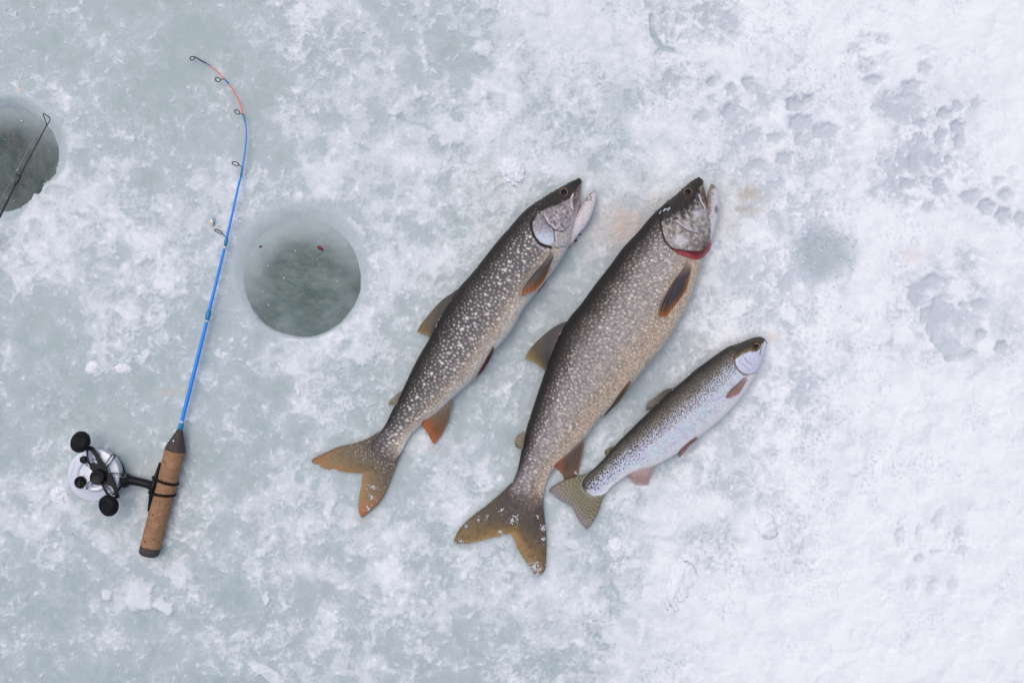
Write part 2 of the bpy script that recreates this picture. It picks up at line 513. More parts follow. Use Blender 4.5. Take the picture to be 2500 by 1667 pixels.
# ------------------------------------------------------------------ the ice sheet
COVER = np.array([
 [3,2,2,2,1,1,3,5,5,4,5,6,7,8,7,7,6,6,7,7,8,8,8,8,8],
 [3,3,3,2,1,2,2,4,5,5,4,4,6,7,7,7,6,7,7,7,8,8,8,8,8],
 [7,5,2,2,2,3,2,5,5,5,4,5,7,6,6,6,7,7,6,7,7,6,7,7,8],
 [7,6,3,3,3,4,3,5,6,6,6,7,7,6,6,6,7,7,6,7,7,7,6,7,8],
 [5,7,6,4,4,5,5,6,5,5,6,6,6,5,5,6,7,6,6,6,7,6,6,6,8],
 [6,6,6,6,6,6,4,3,3,6,6,5,5,4,5,5,6,7,6,5,7,8,8,8,8],
 [5,6,6,6,5,5,5,4,4,6,6,4,4,3,4,4,5,6,5,4,7,7,7,6,8],
 [3,4,6,5,4,4,5,5,5,6,5,4,3,3,3,4,5,6,6,6,7,7,6,6,7],
 [3,3,5,4,3,3,5,6,6,5,3,3,3,3,3,4,5,6,7,7,7,7,7,7,7],
 [2,3,2,3,3,3,3,5,5,4,3,3,3,3,3,3,5,6,6,6,7,8,8,8,8],
 [2,3,3,3,3,3,3,3,4,4,4,4,3,3,4,4,5,6,6,7,7,8,9,8,8],
 [4,4,4,3,3,4,4,4,3,4,4,5,5,5,5,5,6,5,6,7,7,8,8,8,8],
 [4,5,4,4,3,5,6,5,5,5,5,6,5,5,5,7,8,7,7,7,8,8,8,8,8],
 [4,4,4,4,3,5,6,5,4,6,5,5,6,6,5,6,7,6,7,7,8,8,8,8,8],
 [3,3,4,5,5,3,4,4,6,6,4,5,6,6,6,7,8,8,7,8,8,8,8,8,8],
 [3,3,3,3,4,4,4,4,5,6,5,4,4,5,6,7,8,8,8,8,8,8,8,8,8],
 [3,3,3,3,3,3,3,5,5,5,4,4,5,4,6,7,8,8,8,8,8,8,8,8,7]], float) / 9.0

def cover_map(px, py):
    gx = np.clip((px - 50) / 100.0, 0, 24 - 1e-6); gy = np.clip((py - 50) / 100.0, 0, 16 - 1e-6)
    i = gx.astype(int); j = gy.astype(int)
    fx = gx - i; fy = gy - j
    fx = fx * fx * (3 - 2 * fx); fy = fy * fy * (3 - 2 * fy)
    return ((COVER[j, i] * (1 - fx) + COVER[j, i + 1] * fx) * (1 - fy)
            + (COVER[j + 1, i] * (1 - fx) + COVER[j + 1, i + 1] * fx) * fy)

# tread marks and other dents pressed into the snow: x, y, half-width, half-height, depth(0..1)
DENTS = [(1940,257,24,20,.9),(1972,243,11,11,.7),(1953,299,36,27,.9),(2016,320,40,27,.8),(1961,341,26,26,.6),(2117,162,28,24,.6),
 (2161,150,22,20,.5),(2131,195,30,16,.6),(2159,102,24,20,.45),(2110,95,24,22,.35),(2086,125,22,20,.4),(2198,257,62,42,.7),(2226,211,28,18,.6),
 (2258,169,24,20,.5),(2254,127,26,16,.35),(2250,300,15,11,.8),(2307,278,22,18,.8),(2338,264,16,16,.7),(2384,253,18,18,.4),(2336,309,19,18,.8),
 (2245,344,21,22,.8),(2294,337,16,30,.9),(2342,348,17,24,.6),(2233,400,22,30,.8),(2280,397,24,24,.7),(2319,390,19,11,.7),(2321,425,18,18,.7),
 (2221,450,23,15,.8),(2259,441,16,16,.6),(2291,448,15,12,.7),(2296,464,20,16,.9),(2222,495,22,16,.5),(2268,506,22,22,.45),(2317,499,24,24,.45),
 (2372,481,32,20,.8),(2408,506,26,27,1.),(2456,478,25,22,.7),(2450,527,26,26,.9),(2492,537,24,22,.6),(2436,444,22,13,.45),(2471,422,18,14,.4),
 (2241,721,28,30,.7),(2276,689,26,22,.7),(2316,681,26,12,.6),(2284,738,8,18,.8),(2259,770,17,17,.7),(2267,804,8,18,.8),(2279,833,11,11,1.),
 (2348,744,12,14,.7),(2388,744,26,15,.6),(2396,816,17,14,.8),(2445,847,19,17,.9),(2322,873,20,10,1.),(2373,861,16,6,.8),
 (2197,1304,12,36,.5),(2243,1297,12,24,.45),(2289,1274,15,30,.4),(2342,1297,14,26,.35),(2243,1365,16,12,.5),(2281,1350,18,14,.4),
 (2228,1430,15,32,.35),(2277,1430,14,27,.4),(2327,1427,14,27,.4),(2350,1342,16,14,.35),
 (1826,203,20,18,.7),(1788,222,20,18,.7),(1738,203,15,15,.5),(1738,245,18,16,.5),(1780,272,20,20,.5),(1715,283,26,20,.5),(1845,325,27,17,.6),
 (1891,337,23,16,.7),(1914,387,26,20,.6),(1853,406,32,18,.5),(1826,475,28,18,.5),(1818,513,28,9,.5)]
LUMPS = [(1310,15,34,26,.8),(1167,232,22,27,.8),(357,864,11,15,.5),(260,1452,14,16,.5),(344,1446,38,42,.45),(650,1640,52,16,.45),(650,1463,11,15,.5),
 (637,1352,14,14,.5),(1764,1258,9,10,.6),(1703,1327,10,10,.6),(2082,1151,16,11,.7),(1948,1319,11,12,.6),(1983,1354,14,14,.6),(1745,1430,22,10,.6),
 (1619,1281,48,32,.9),(2147,818,32,30,.7),(2071,795,32,20,.7),(2231,1028,42,38,.8),(2453,1040,42,36,.8),(2476,932,38,34,.6),(1925,955,7,7,.6),
 (1400,1330,20,16,.4),(1100,320,40,40,.5),(1180,120,26,20,.5),(440,1390,36,52,.3),(1020,230,12,12,.5),(965,276,14,10,.6),(400,1480,28,18,.6),
 (860,560,40,24,.5),(880,860,40,30,.4),(1700,130,50,30,.4),(2010,450,40,24,.4),(1640,1560,60,40,.4),(1860,960,36,20,.5)]
HOLES = [(737,680,142.0,38,-0.0080), (12,388,128.0,28,-0.012)]   # x, y, radius, funnel width, water level

def axis(a, b, step, far, n):
    mid = np.arange(a, b + step * 0.5, step)
    g = np.geomspace(step * 2, far, n)
    return np.r_[a - np.cumsum(g)[::-1], mid, b + np.cumsum(g)]

STEP = 0.0019
gx = axis(-0.93, 0.93, STEP, 12.0, 26)
gy = axis(-0.64, 0.64, STEP, 12.0, 26)
nx, ny = len(gx), len(gy)
GX, GY = np.meshgrid(gx, gy, indexing='ij')
PX = GX / S + CX
PY = CY - GY / S

def fade(px, py, cx, cy, rx, ry, edge, ang=0.0):
    c, s = math.cos(ang), math.sin(ang)
    dx, dy = px - cx, py - cy
    q = np.hypot((dx * c + dy * s) / rx, (-dx * s + dy * c) / ry)
    return 1 - ss(1 - edge, 1 + edge, q)

def build_ground():
    wx = PX + 16 * fbm(PX / 60, PY / 60, 1, 3) ; wy = PY + 16 * fbm(PX / 60, PY / 60, 9, 3)
    jx = wx + 5 * perlin(PX / 9, PY / 9, 21); jy = wy + 5 * perlin(PX / 9, PY / 9, 22)
    base = cover_map(PX + 30 * fbm(PX / 90, PY / 90, 15, 3), PY + 30 * fbm(PX / 90, PY / 90, 16, 3))
    n1 = fbm(wx / 170, wy / 170, 2, 4)
    n2 = fbm(wx / 55, wy / 55, 3, 4)
    n3 = fbm(jx / 19, jy / 19, 4, 3)
    n4 = fbm(PX / 7, PY / 7, 5, 2)
    d1, d2, c1 = worley(jx / 46, jy / 46, 1)
    e1, e2, c2 = worley(jx / 19, jy / 19, 2)
    full = ss(0.68, 0.85, base)                       # deep, continuous snow towards the right
    amp = 1 - 0.62 * full
    zone = ss(-.25, .35, fbm(PX / 260, PY / 260, 37, 2))
    n3 = n3 * (0.55 + 0.75 * zone); n4 = n4 * (0.6 + 0.7 * zone)
    gran = (1 - ss(.12, .30, e1)) * (c2 > .80) * .26 + (1 - ss(.05, .12, np.abs(e1 - .26))) * (c2 < .07) * .16
    flake = (c1 - 0.5) * 0.30 * ss(0.02, 0.2, d2 - d1) + (c2 - 0.5) * 0.22 * ss(0.02, 0.25, e2 - e1)
    v = base * 0.92 - 0.01 + amp * (0.36 * n1 + 0.36 * n2 + 0.26 * n3 + 0.16 * n4 + flake * 0.9 + gran)
    v = v + 0.10 * full * (1 + n2)
    v = v + (1 - .6 * full) * 0.13 * (ss(0.38, 0.56, v + .05 * n4) - 0.4) + (1 - .6 * full) * 0.06 * (ss(0.66, 0.76, v) - 0.3)
    # edges of the flakes stay soft so that patches read as torn crust, not as noise
    z = np.zeros_like(v)
    lump = np.zeros_like(v)
    for k, (x, y, rx, ry, h) in enumerate(LUMPS):
        w = (abs(PX - x) < rx * 2.4) & (abs(PY - y) < ry * 2.4)
        if not w.any(): continue
        q = min(rx, ry)
        ox = PX[w] + q * .75 * fbm(PX[w] / q / 1.1 + k, PY[w] / q / 1.1, k, 4, .6)
        oy = PY[w] + q * .75 * fbm(PX[w] / q / 1.1, PY[w] / q / 1.1 + k, k + 9, 4, .6)
        f = fade(ox, oy, x, y, rx * .92, ry * .92, 0.32, rng.random() * 0.6)
        lump[w] = np.maximum(lump[w], f * h)
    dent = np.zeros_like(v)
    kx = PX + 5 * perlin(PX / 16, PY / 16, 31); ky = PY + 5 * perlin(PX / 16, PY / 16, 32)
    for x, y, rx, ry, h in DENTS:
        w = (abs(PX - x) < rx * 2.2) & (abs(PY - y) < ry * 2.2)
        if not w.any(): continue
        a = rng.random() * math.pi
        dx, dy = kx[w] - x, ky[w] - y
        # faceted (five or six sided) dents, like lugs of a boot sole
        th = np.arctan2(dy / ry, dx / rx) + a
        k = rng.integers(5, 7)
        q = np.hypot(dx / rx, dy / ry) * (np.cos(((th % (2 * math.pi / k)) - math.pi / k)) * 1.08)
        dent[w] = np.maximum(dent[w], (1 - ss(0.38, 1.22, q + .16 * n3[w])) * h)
    # crescent left by a heel, and a scraped arc
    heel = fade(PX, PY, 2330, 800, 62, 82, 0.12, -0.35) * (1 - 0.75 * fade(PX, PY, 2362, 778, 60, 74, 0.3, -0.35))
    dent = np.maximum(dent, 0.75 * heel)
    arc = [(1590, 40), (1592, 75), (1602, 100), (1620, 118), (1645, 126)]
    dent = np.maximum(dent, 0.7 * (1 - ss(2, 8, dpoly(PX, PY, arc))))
    facet = inpoly(kx, ky, [(1489, 195), (1450, 329), (1550, 344), (1565, 214)]).astype(float)
    fe = ss(0, 40, dpoly(kx, ky, [(1550, 344), (1565, 214), (1489, 195)])) * facet
    v = v * (1 - .45 * fe) + .5 * .45 * fe
    dent = np.maximum(dent, 0.12 * fe)
    # frozen-over old hole, right of the fish
    old = 1 - ss(30, 98, np.hypot(PX - 2018 + 9 * n2, PY - 622 + 9 * n3))
    v = v * (1 - 0.8 * old) + old * 0.8 * (0.10 + 0.55 * ss(0.25, 0.7, n3 + 0.4 * n4))
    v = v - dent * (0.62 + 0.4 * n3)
    spk = fbm(PX / 8.5, PY / 8.5, 57, 3, .6)
    zn2 = ss(-.12, .30, fbm(wx / 120, wy / 120, 58, 3) + .12 * ss(1500, 1700, PX) - .25 * ss(2150, 2450, PX) - .25 * ss(1350, 1560, PY) * ss(1500, 1800, PX))
    v = v - (0.34 * zn2 + .06) * ss(.0, .5, spk) * (.35 + .65 * ss(900, 1600, PX)) + .10 * zn2 * ss(.1, .4, -spk)
    lo_ = 0.40 * ss(1500, 1850, PX) * (1 - old) + .12 * n3 + .05 * n4
    v = np.where(PX > 1500, np.maximum(v, lo_ + 0.25 * (v - lo_)), v)
    L_ = ss(.04, .55, lump + .1 * n3)
    v = np.maximum(v, v * (1 - L_) + (0.86 + .2 * n3 + .1 * n4) * L_)
    # snow height
    sn = ss(0.30, 0.75, v)
    z = 0.0014 * sn + 0.0007 * n3 * sn + full * (0.003 + 0.005 * n1 + 0.0025 * n2) + 0.0006 * n2
    z = z + lump * 0.0042 - dent * 0.0058 * (0.4 + full) - old * 0.006
    # snow crust rises beyond the frame gently
    # pressed / melted flat under the fish
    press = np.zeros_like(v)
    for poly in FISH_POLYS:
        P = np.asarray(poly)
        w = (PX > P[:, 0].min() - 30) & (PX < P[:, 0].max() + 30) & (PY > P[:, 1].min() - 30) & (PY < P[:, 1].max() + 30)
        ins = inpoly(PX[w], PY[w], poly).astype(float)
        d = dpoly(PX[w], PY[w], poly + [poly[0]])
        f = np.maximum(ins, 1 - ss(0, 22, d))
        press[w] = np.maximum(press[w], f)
    v = v * (1 - .42 * press)  # thinner cover round the fish: melted ice, plus contact darkening put into the colour
    z = z * (1 - press) + press * np.minimum(z, 0.0005)
    # drilled holes
    for hx, hy, R, fw, lvl in HOLES:
        dx, dy = PX - hx, PY - hy
        r = np.hypot(dx, dy); th = np.arctan2(dy, dx)
        Rn = R + 2.2 * perlin(np.cos(th) * 2.2 + hx, np.sin(th) * 2.2, 41) + 0.8 * perlin(PX / 9, PY / 9, 42)
        if hx < 100:      # snow slumped over the lower right edge
            slump = np.exp(-((np.angle(np.exp(1j * (th - 0.78)))) / 0.55) ** 2)
            Rn = Rn - slump * (16 + 9 * perlin(PX / 24, PY / 24, 43) + 5 * perlin(PX / 8, PY / 8, 44))
            fwn = fw * (1 - 0.9 * slump)
        else:
            # smooth melted collar, wider towards the top left
            fwn = fw * (0.62 + 0.48 * np.cos(th - math.radians(-105)))
        fwn = np.maximum(fwn + 5 * n2, 3)
        t = np.clip((r - Rn) / fwn, 0, 1)
        side = 0.5 + 0.5 * np.cos(th - math.radians(-118))            # 1 at the upper left
        dep = (0.004 + 0.0062 * side ** 1.2) if hx > 100 else (0.006 + 0.008 * side)
        rim = -dep * (1 - t) ** 1.6
        wall = ss(0, 9, Rn - r)
        zz = rim - wall * 0.085
        near = r < Rn + fwn * 1.6
        k = ss(0.75, 1.5, (r - Rn) / fwn)
        z = np.where(near, zz * 1.0 + z * k, z)
        v = np.where(near, v * k + (1 - k) * (0.30 + 0.16 * n2 + .14 * n3), v)
        v = np.where(r < Rn, 0.10, v)
    # beyond the finely modelled area the material alone carries the small patches
    out_ = ss(0.0, 0.10, np.maximum(np.maximum(np.abs(GX) - 0.93, np.abs(GY) - 0.64), 0) + 0 * GX)
    far = ss(-1, 1, fbm(PX / 2600, PY / 2600, 71, 2)) * .5 + base * .5
    keep = np.min([np.hypot(PX - h[0], PY - h[1]) / h[2] for h in HOLES], axis=0) > 1.6
    out_ = np.where(keep, out_, 0)
    v = v * (1 - out_) + (0.18 + .62 * far) * out_
    z = z * (1 - out_) + 0.001 * out_
    # stains from the catch
    stain = np.zeros_like(v); scol = np.zeros(v.shape + (3,)); scol[:] = lin(206, 192, 178)
    for x, y, rx, ry, a, c in [(1530,555,80,58,.85,(204,184,172)),(1600,500,36,30,.5,(208,190,176)),(1440,620,30,30,.2,(200,170,160)),(1830,478,38,26,.8,(196,187,170)),
            (1818,512,40,15,.75,(196,187,166)),(1780,530,30,46,.6,(196,191,175)),(1770,470,40,40,.35,(200,196,180)),(1886,822,12,12,.5,(230,196,170)),
            (2228,625,22,16,.4,(235,205,185)),(415,955,34,12,.35,(205,190,150)),(455,953,7,7,.6,(212,182,110)),(1440,545,18,26,.3,(196,176,170)),
            (50,220,8,8,.4,(220,190,160)),(1700,830,40,24,.25,(214,206,190)),(1640,600,40,20,.2,(200,196,180)),(1880,390,60,30,.16,(214,206,196)),
            (1060,1090,30,18,.22,(224,186,186)),(885,1268,28,14,.22,(214,180,180)),(1395,595,30,16,.3,(196,140,130)),(1330,600,30,20,.12,(200,185,170)),
            (1210,470,60,60,.18,(206,198,184)),(1190,560,40,50,.2,(204,196,182))]:
        f = np.exp(-(((PX - x) / rx) ** 2 + ((PY - y) / ry) ** 2)) * a * np.clip(0.8 + 0.9 * n2 + 0.5 * n3, 0, 1.4)
        up = f > stain
        scol[up] = lin(c)
        stain = np.maximum(stain, f)
    verts = np.stack([GX, GY, z], -1).reshape(-1, 3)
    o = mesh_from("ice_sheet", verts, grid_faces(nx, ny)[:, ::-1], M_ground,
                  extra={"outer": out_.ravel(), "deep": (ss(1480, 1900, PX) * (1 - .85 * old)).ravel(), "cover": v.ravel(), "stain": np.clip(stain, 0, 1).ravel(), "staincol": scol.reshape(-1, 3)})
    tag(o, kind="structure")
    return o, v, z

ice, V_, Z_ = build_ground()
# the grid is wound so that normals face up
me = ice.data
if me.polygons[0].normal.z < 0:
    me.flip_normals()

def ground_z(px, py):
    x, y = (px - CX) * S, (CY - py) * S
    i = int(np.clip(np.searchsorted(gx, x), 0, nx - 1)); j = int(np.clip(np.searchsorted(gy, y), 0, ny - 1))
    return float(Z_[i, j]), float(V_[i, j])

def water_disc(hx, hy, R, lvl):
    nr, na = 60, 160
    r = np.linspace(0.002, 1, nr)[:, None] * (R + 26) * S
    a = np.linspace(0, 2 * np.pi, na, endpoint=False)[None, :]
    x = (hx - CX) * S + r * np.cos(a); y = (CY - hy) * S + r * np.sin(a)
    z = lvl + 0.0007 * fbm(x * 50, y * 50, 51, 3) + 0.0002 * fbm(x * 220, y * 220, 52, 2)
    v = np.stack([x, y, z], -1).reshape(-1, 3)
    # slush-covered ice ledge just under the surface along the upper left side
    led = ss(0.40, 1.05, r / (R * S)) * (0.12 + 0.88 * ss(-0.5, 0.9, np.cos(a - math.radians(108)))) + 0 * a
    led = np.clip(led * 1.1 + 0.14 * fbm(x * 40, y * 40, 53, 3), 0, 1)
    o = mesh_from("water", v, grid_faces(nr, na, wrap=True), M_slush if hx > 100 else M_slush_dark, extra={"ledge": led.ravel()})
    if o.data.polygons[0].normal.z < 0:
        o.data.flip_normals()
    return tag(o, kind="structure")

for hx, hy, R, fw, lvl in HOLES:
    water_disc(hx, hy, R, lvl)

# ------------------------------------------------------------------ fish
def shell(stations, step, nt_, nb, zc_fn=None):
    """ring-built body; returns verts (NU,NV,3), flat coords, u, v, metric s,a"""
    A = np.asarray(stations, float)
    C = (A[:, :2] + A[:, 2:4]) / 2
    L = np.linalg.norm(np.diff(C, axis=0), axis=1).sum()
    NU = int(L / step) + 2
    B = catmull(A, NU)
    # arc-length spacing along the centre line
    Cc = (B[:, :2] + B[:, 2:4]) / 2
    d = np.r_[0, np.cumsum(np.linalg.norm(np.diff(Cc, axis=0), axis=1))]
    t = np.linspace(0, d[-1], NU)
    B = np.stack([np.interp(t, d, B[:, k]) for k in range(5)], 1)
    D, Vv, ratio = B[:, :2], B[:, 2:4], B[:, 4]
    Cc = (D + Vv) / 2
    hd = (D - Vv) / 2
    h = np.linalg.norm(hd, axis=1)
    w = h * ratio
    th = np.r_[np.linspace(0, np.pi, nt_, endpoint=False), np.linspace(np.pi, 2 * np.pi, nb, endpoint=False)]
    ct, st = np.cos(th), np.sin(th)
    zc = np.maximum(w * 0.92, 13.0 * ss(0.80, 0.97, t / d[-1]))
    if zc_fn is not None:
        zc = zc_fn(w)
    px = Cc[:, 0:1] + hd[:, 0:1] * ct[None]
    py = Cc[:, 1:2] + hd[:, 1:2] * ct[None]
    zz = (zc[:, None] + w[:, None] * np.sign(st)[None] * np.abs(st)[None] ** 0.9) * S
    v = np.broadcast_to((1 - ct) / 2, px.shape)
    s = np.broadcast_to(t[:, None], px.shape)
    a = h[:, None] * np.where(th <= np.pi, th, 2 * np.pi - th)[None] * (0.5 + 0.5 * ratio[:, None])
    top = np.broadcast_to((st >= -1e-6), px.shape)
    return dict(px=px, py=py, z=zz, v=v, s=s, a=a, top=top, st=np.broadcast_to(st, px.shape), u=s / d[-1], NU=NU, NV=len(th), h=np.broadcast_to(h[:, None], px.shape))

def shell_verts(sh):
    k = S * (H - sh['z']) / H
    return np.stack([(sh['px'] - CX) * k, (CY - sh['py']) * k, sh['z']], -1).reshape(-1, 3)

def shell_faces(sh, off=0):
    f = grid_faces(sh['NU'], sh['NV'], wrap=True, off=off)
    return f

def cap_faces(sh, off):
    """close both ends with fans of quads folded onto the ring"""
    nv = sh['NV']; out = []
    for r0 in (0, (sh['NU'] - 1) * nv):
        ring = [off + r0 + k for k in range(nv)]
        for k in range(1, nv // 2):
            out.append((ring[k - 1], ring[k], ring[nv - k - 1 if k else 0], ring[(nv - k) % nv]))
    return np.array(out)

def gradient(v, stops):
    xs = [p for p, _ in stops]
    cs = np.array([lin(c) for _, c in stops])
    return np.stack([np.interp(v, xs, cs[:, k]) for k in range(3)], -1)

def scatter_spots(sh, col, n, v_rng, u_rng, r_fn, rgb_fn, alpha_fn, seed, min_d, mask=None, stretch=1.25):
    r_ = np.random.default_rng(seed)
    NU, NV = sh['NU'], sh['NV']
    S_, A_ = sh['s'], sh['a']
    L = S_[-1, 0]
    done = []
    cell = {}
    tries = 0
    while len(done) < n and tries < n * 14:
        tries += 1
        u = r_.uniform(*u_rng); vv = r_.uniform(*v_rng)
        i = int(u * (NU - 1))
        ntop = int(sh['top'][0].sum())
        j = int(np.arccos(np.clip(1 - 2 * vv, -1, 1)) / np.pi * (ntop - 1))
        if mask is not None and not mask[i, j]: continue
        s0, a0 = S_[i, j], A_[i, j]
        md = min_d * (0.75 + 0.5 * r_.random())
        key = (int(s0 // min_d), int(a0 // min_d))
        ok = True
        for ox in (-1, 0, 1):
            for oy in (-1, 0, 1):
                for (q, w) in cell.get((key[0] + ox, key[1] + oy), ()):
                    if (q - s0) ** 2 + (w - a0) ** 2 < md * md:
                        ok = False
        if not ok: continue
        cell.setdefault(key, []).append((s0, a0))
        done.append((s0, a0))
        rad = r_fn(r_, u, vv)
        al = alpha_fn(r_, u, vv)
        rgb = rgb_fn(r_, u, vv)
        di = int(rad * 2.2 / (S_[1, 0] - S_[0, 0])) + 1
        i0, i1 = max(0, i - di), min(NU, i + di + 1)
        da = max(A_[i, min(j + 1, ntop - 1)] - A_[i, max(j - 1, 0)], 0.2) / 2
        dj = int(rad * 2.2 / da) + 2
        j0, j1 = max(0, j - dj), min(ntop, j + dj + 1)
        ds = (S_[i0:i1, j0:j1] - s0) / stretch; dd = A_[i0:i1, j0:j1] - a0
        ang = r_.uniform(-.4, .4)
        q = np.hypot(ds * math.cos(ang) + dd * math.sin(ang), -ds * math.sin(ang) + dd * math.cos(ang))
        q = q * (1 + 0.25 * perlin(S_[i0:i1, j0:j1] / 2.5, A_[i0:i1, j0:j1] / 2.5, seed))
        m = (1 - ss(rad * 0.62, rad * 1.2, q)) * al
        blend(col[i0:i1, j0:j1], m, rgb)

def coons(base, tip, s0, s1, ns, ntt):
    B = resample(base, ns); T = resample(tip, ns, smooth=False)
    L = resample(s0, ntt); R = resample(s1, ntt)
    u = np.linspace(0, 1, ns)[:, None, None]; t = np.linspace(0, 1, ntt)[None, :, None]
    P = (1 - t) * B[:, None] + t * T[:, None] + (1 - u) * L[None] + u * R[None] \
        - ((1 - u) * (1 - t) * B[0] + u * (1 - t) * B[-1] + (1 - u) * t * T[0] + u * t * T[-1])
    return P

def make_fin(name, parent, base, tip, s0, s1, z0, z1, paint, rays=16, arch=0.004, ns=90, ntt=46, thick=0.0011, seed=0, label=None, mat=None, fringe=0.03, drape=None):
    P = coons(base, tip, s0, s1, ns, ntt)
    u = np.linspace(0, 1, ns)[:, None] * np.ones((1, ntt)); t = np.linspace(0, 1, ntt)[None, :] * np.ones((ns, 1))
    # ragged trailing edge
    rag = fringe * (perlin(u * rays * 1.3, u * 0, seed + 3) + 0.7 * perlin(u * rays * 3.1, u * 0, seed + 5))
    tt = np.clip(t + rag * t ** 4, 0, 1.06)
    Pn = np.empty_like(P)
    idx = np.clip(tt, 0, 1) * (ntt - 1)
    k0 = np.minimum(idx.astype(int), ntt - 2); fr = (idx - k0)[..., None]
    ii = np.arange(ns)[:, None]
    Pn = P[ii, k0] * (1 - fr) + P[ii, k0 + 1] * fr
    ridge = np.abs(np.sin(u * np.pi * rays + 0.4 * perlin(u * 5, t * 3, seed)))
    z = z0 * (1 - t) + z1 * t + arch * np.sin(np.pi * np.clip(t, 0, 1)) * np.sin(np.pi * np.clip(u * 0.9 + 0.05, 0, 1))
    z = z + 0.0006 * ridge * (1 - 0.5 * t) + 0.0012 * perlin(u * 3, t * 3, seed + 8) * t
    if drape is not None:
        m = (drape['st'] > 0) & (drape['px'] > Pn[..., 0].min() - 12) & (drape['px'] < Pn[..., 0].max() + 12) & (drape['py'] > Pn[..., 1].min() - 12) & (drape['py'] < Pn[..., 1].max() + 12)
        bx, by, bz = drape['px'][m][::3], drape['py'][m][::3], drape['z'][m][::3]
        fx, fy = Pn[..., 0].ravel(), Pn[..., 1].ravel()
        lo = np.empty(len(fx))
        for k in range(0, len(fx), 500):
            q = (fx[k:k + 500, None] - bx) ** 2 + (fy[k:k + 500, None] - by) ** 2
            j = q.argmin(1)
            lo[k:k + 500] = np.where(q.min(1) < 9, bz[j], 0)
        z = np.maximum(z, lo.reshape(z.shape) + 0.0006 + 0.0012 * t + 0.0006 * ridge)
    th = thick * (1 - 0.7 * t)
    col = paint(u, t, Pn[..., 0], Pn[..., 1], ridge)
    allv = []; 
    for zz in (z, np.maximum(z - th, -0.002)):
        k = S * (H - zz) / H
        allv.append(np.stack([(Pn[..., 0] - CX) * k, (CY - Pn[..., 1]) * k, zz], -1).reshape(-1, 3))
    f = grid_faces(ns, ntt)
    n = ns * ntt
    edge = []
    def strip(ids):
        for p, q in zip(ids[:-1], ids[1:]):
            edge.append((p, q, q + n, p + n))
    strip([i * ntt for i in range(ns)]); strip([i * ntt + ntt - 1 for i in range(ns)])
    strip(list(range(ntt))); strip([(ns - 1) * ntt + j for j in range(ntt)])
    faces = np.vstack([f, f[:, ::-1] + n, np.array(edge)])
    o = mesh_from(name, np.vstack(allv), faces, mat or M_fin, col=np.vstack([col.reshape(-1, 3)] * 2))
    place(o, parent)
    if label: o["label"] = label
    return o

def make_eye(parent, px, py, z, r_px, iris, rim, tilt=(0, 0)):
    """shallow dome with iris ring; the pupil is a darker glossy button"""
    R = r_px * S
    def dome(rad, hgt, z0, colfn, name, par, nr=14, na=36, mat=M_eye):
        r = np.linspace(0.02, 1, nr)[:, None]; a = np.linspace(0, 2 * np.pi, na, endpoint=False)[None]
        c = at(px, py, z0)
        x = c[0] + rad * r * np.cos(a); y = c[1] + rad * r * np.sin(a)
        zz = z0 + hgt * np.sqrt(np.clip(1 - r ** 2 * 0.98, 0, 1)) + tilt[0] * rad * r * np.cos(a) + tilt[1] * rad * r * np.sin(a)
        v = np.stack([x, y, zz], -1).reshape(-1, 3)
        col = colfn(r + 0 * a, a + 0 * r).reshape(-1, 3)
        o = mesh_from(name, v, grid_faces(nr, na, wrap=True), mat, col=col)
        if o.data.polygons[len(o.data.polygons) // 2].normal.z < 0: o.data.flip_normals()
        return o
    def c_iris(r, a):
        c = np.zeros(r.shape + (3,)); c[:] = lin(iris)
        blend(c, 0.35 * (perlin(a * 3, r * 2, 5) > 0.1), lin(rim))
        blend(c, ss(0.74, 0.95, r), lin(rim))
        blend(c, 1 - ss(0.56, 0.68, r), lin(20, 22, 28))
        return c
    e = dome(R, R * 0.35, z, c_iris, "eye", None)
    place(e, parent)
    p = dome(R * 0.6, R * 0.24, z + R * 0.2, lambda r, a: np.zeros(r.shape + (3,)) + lin(10, 16, 28), "pupil", None)
    p.parent = e
    return e

def sub_fields(sh):
    return sh['px'], sh['py'], sh['v'], sh['u']

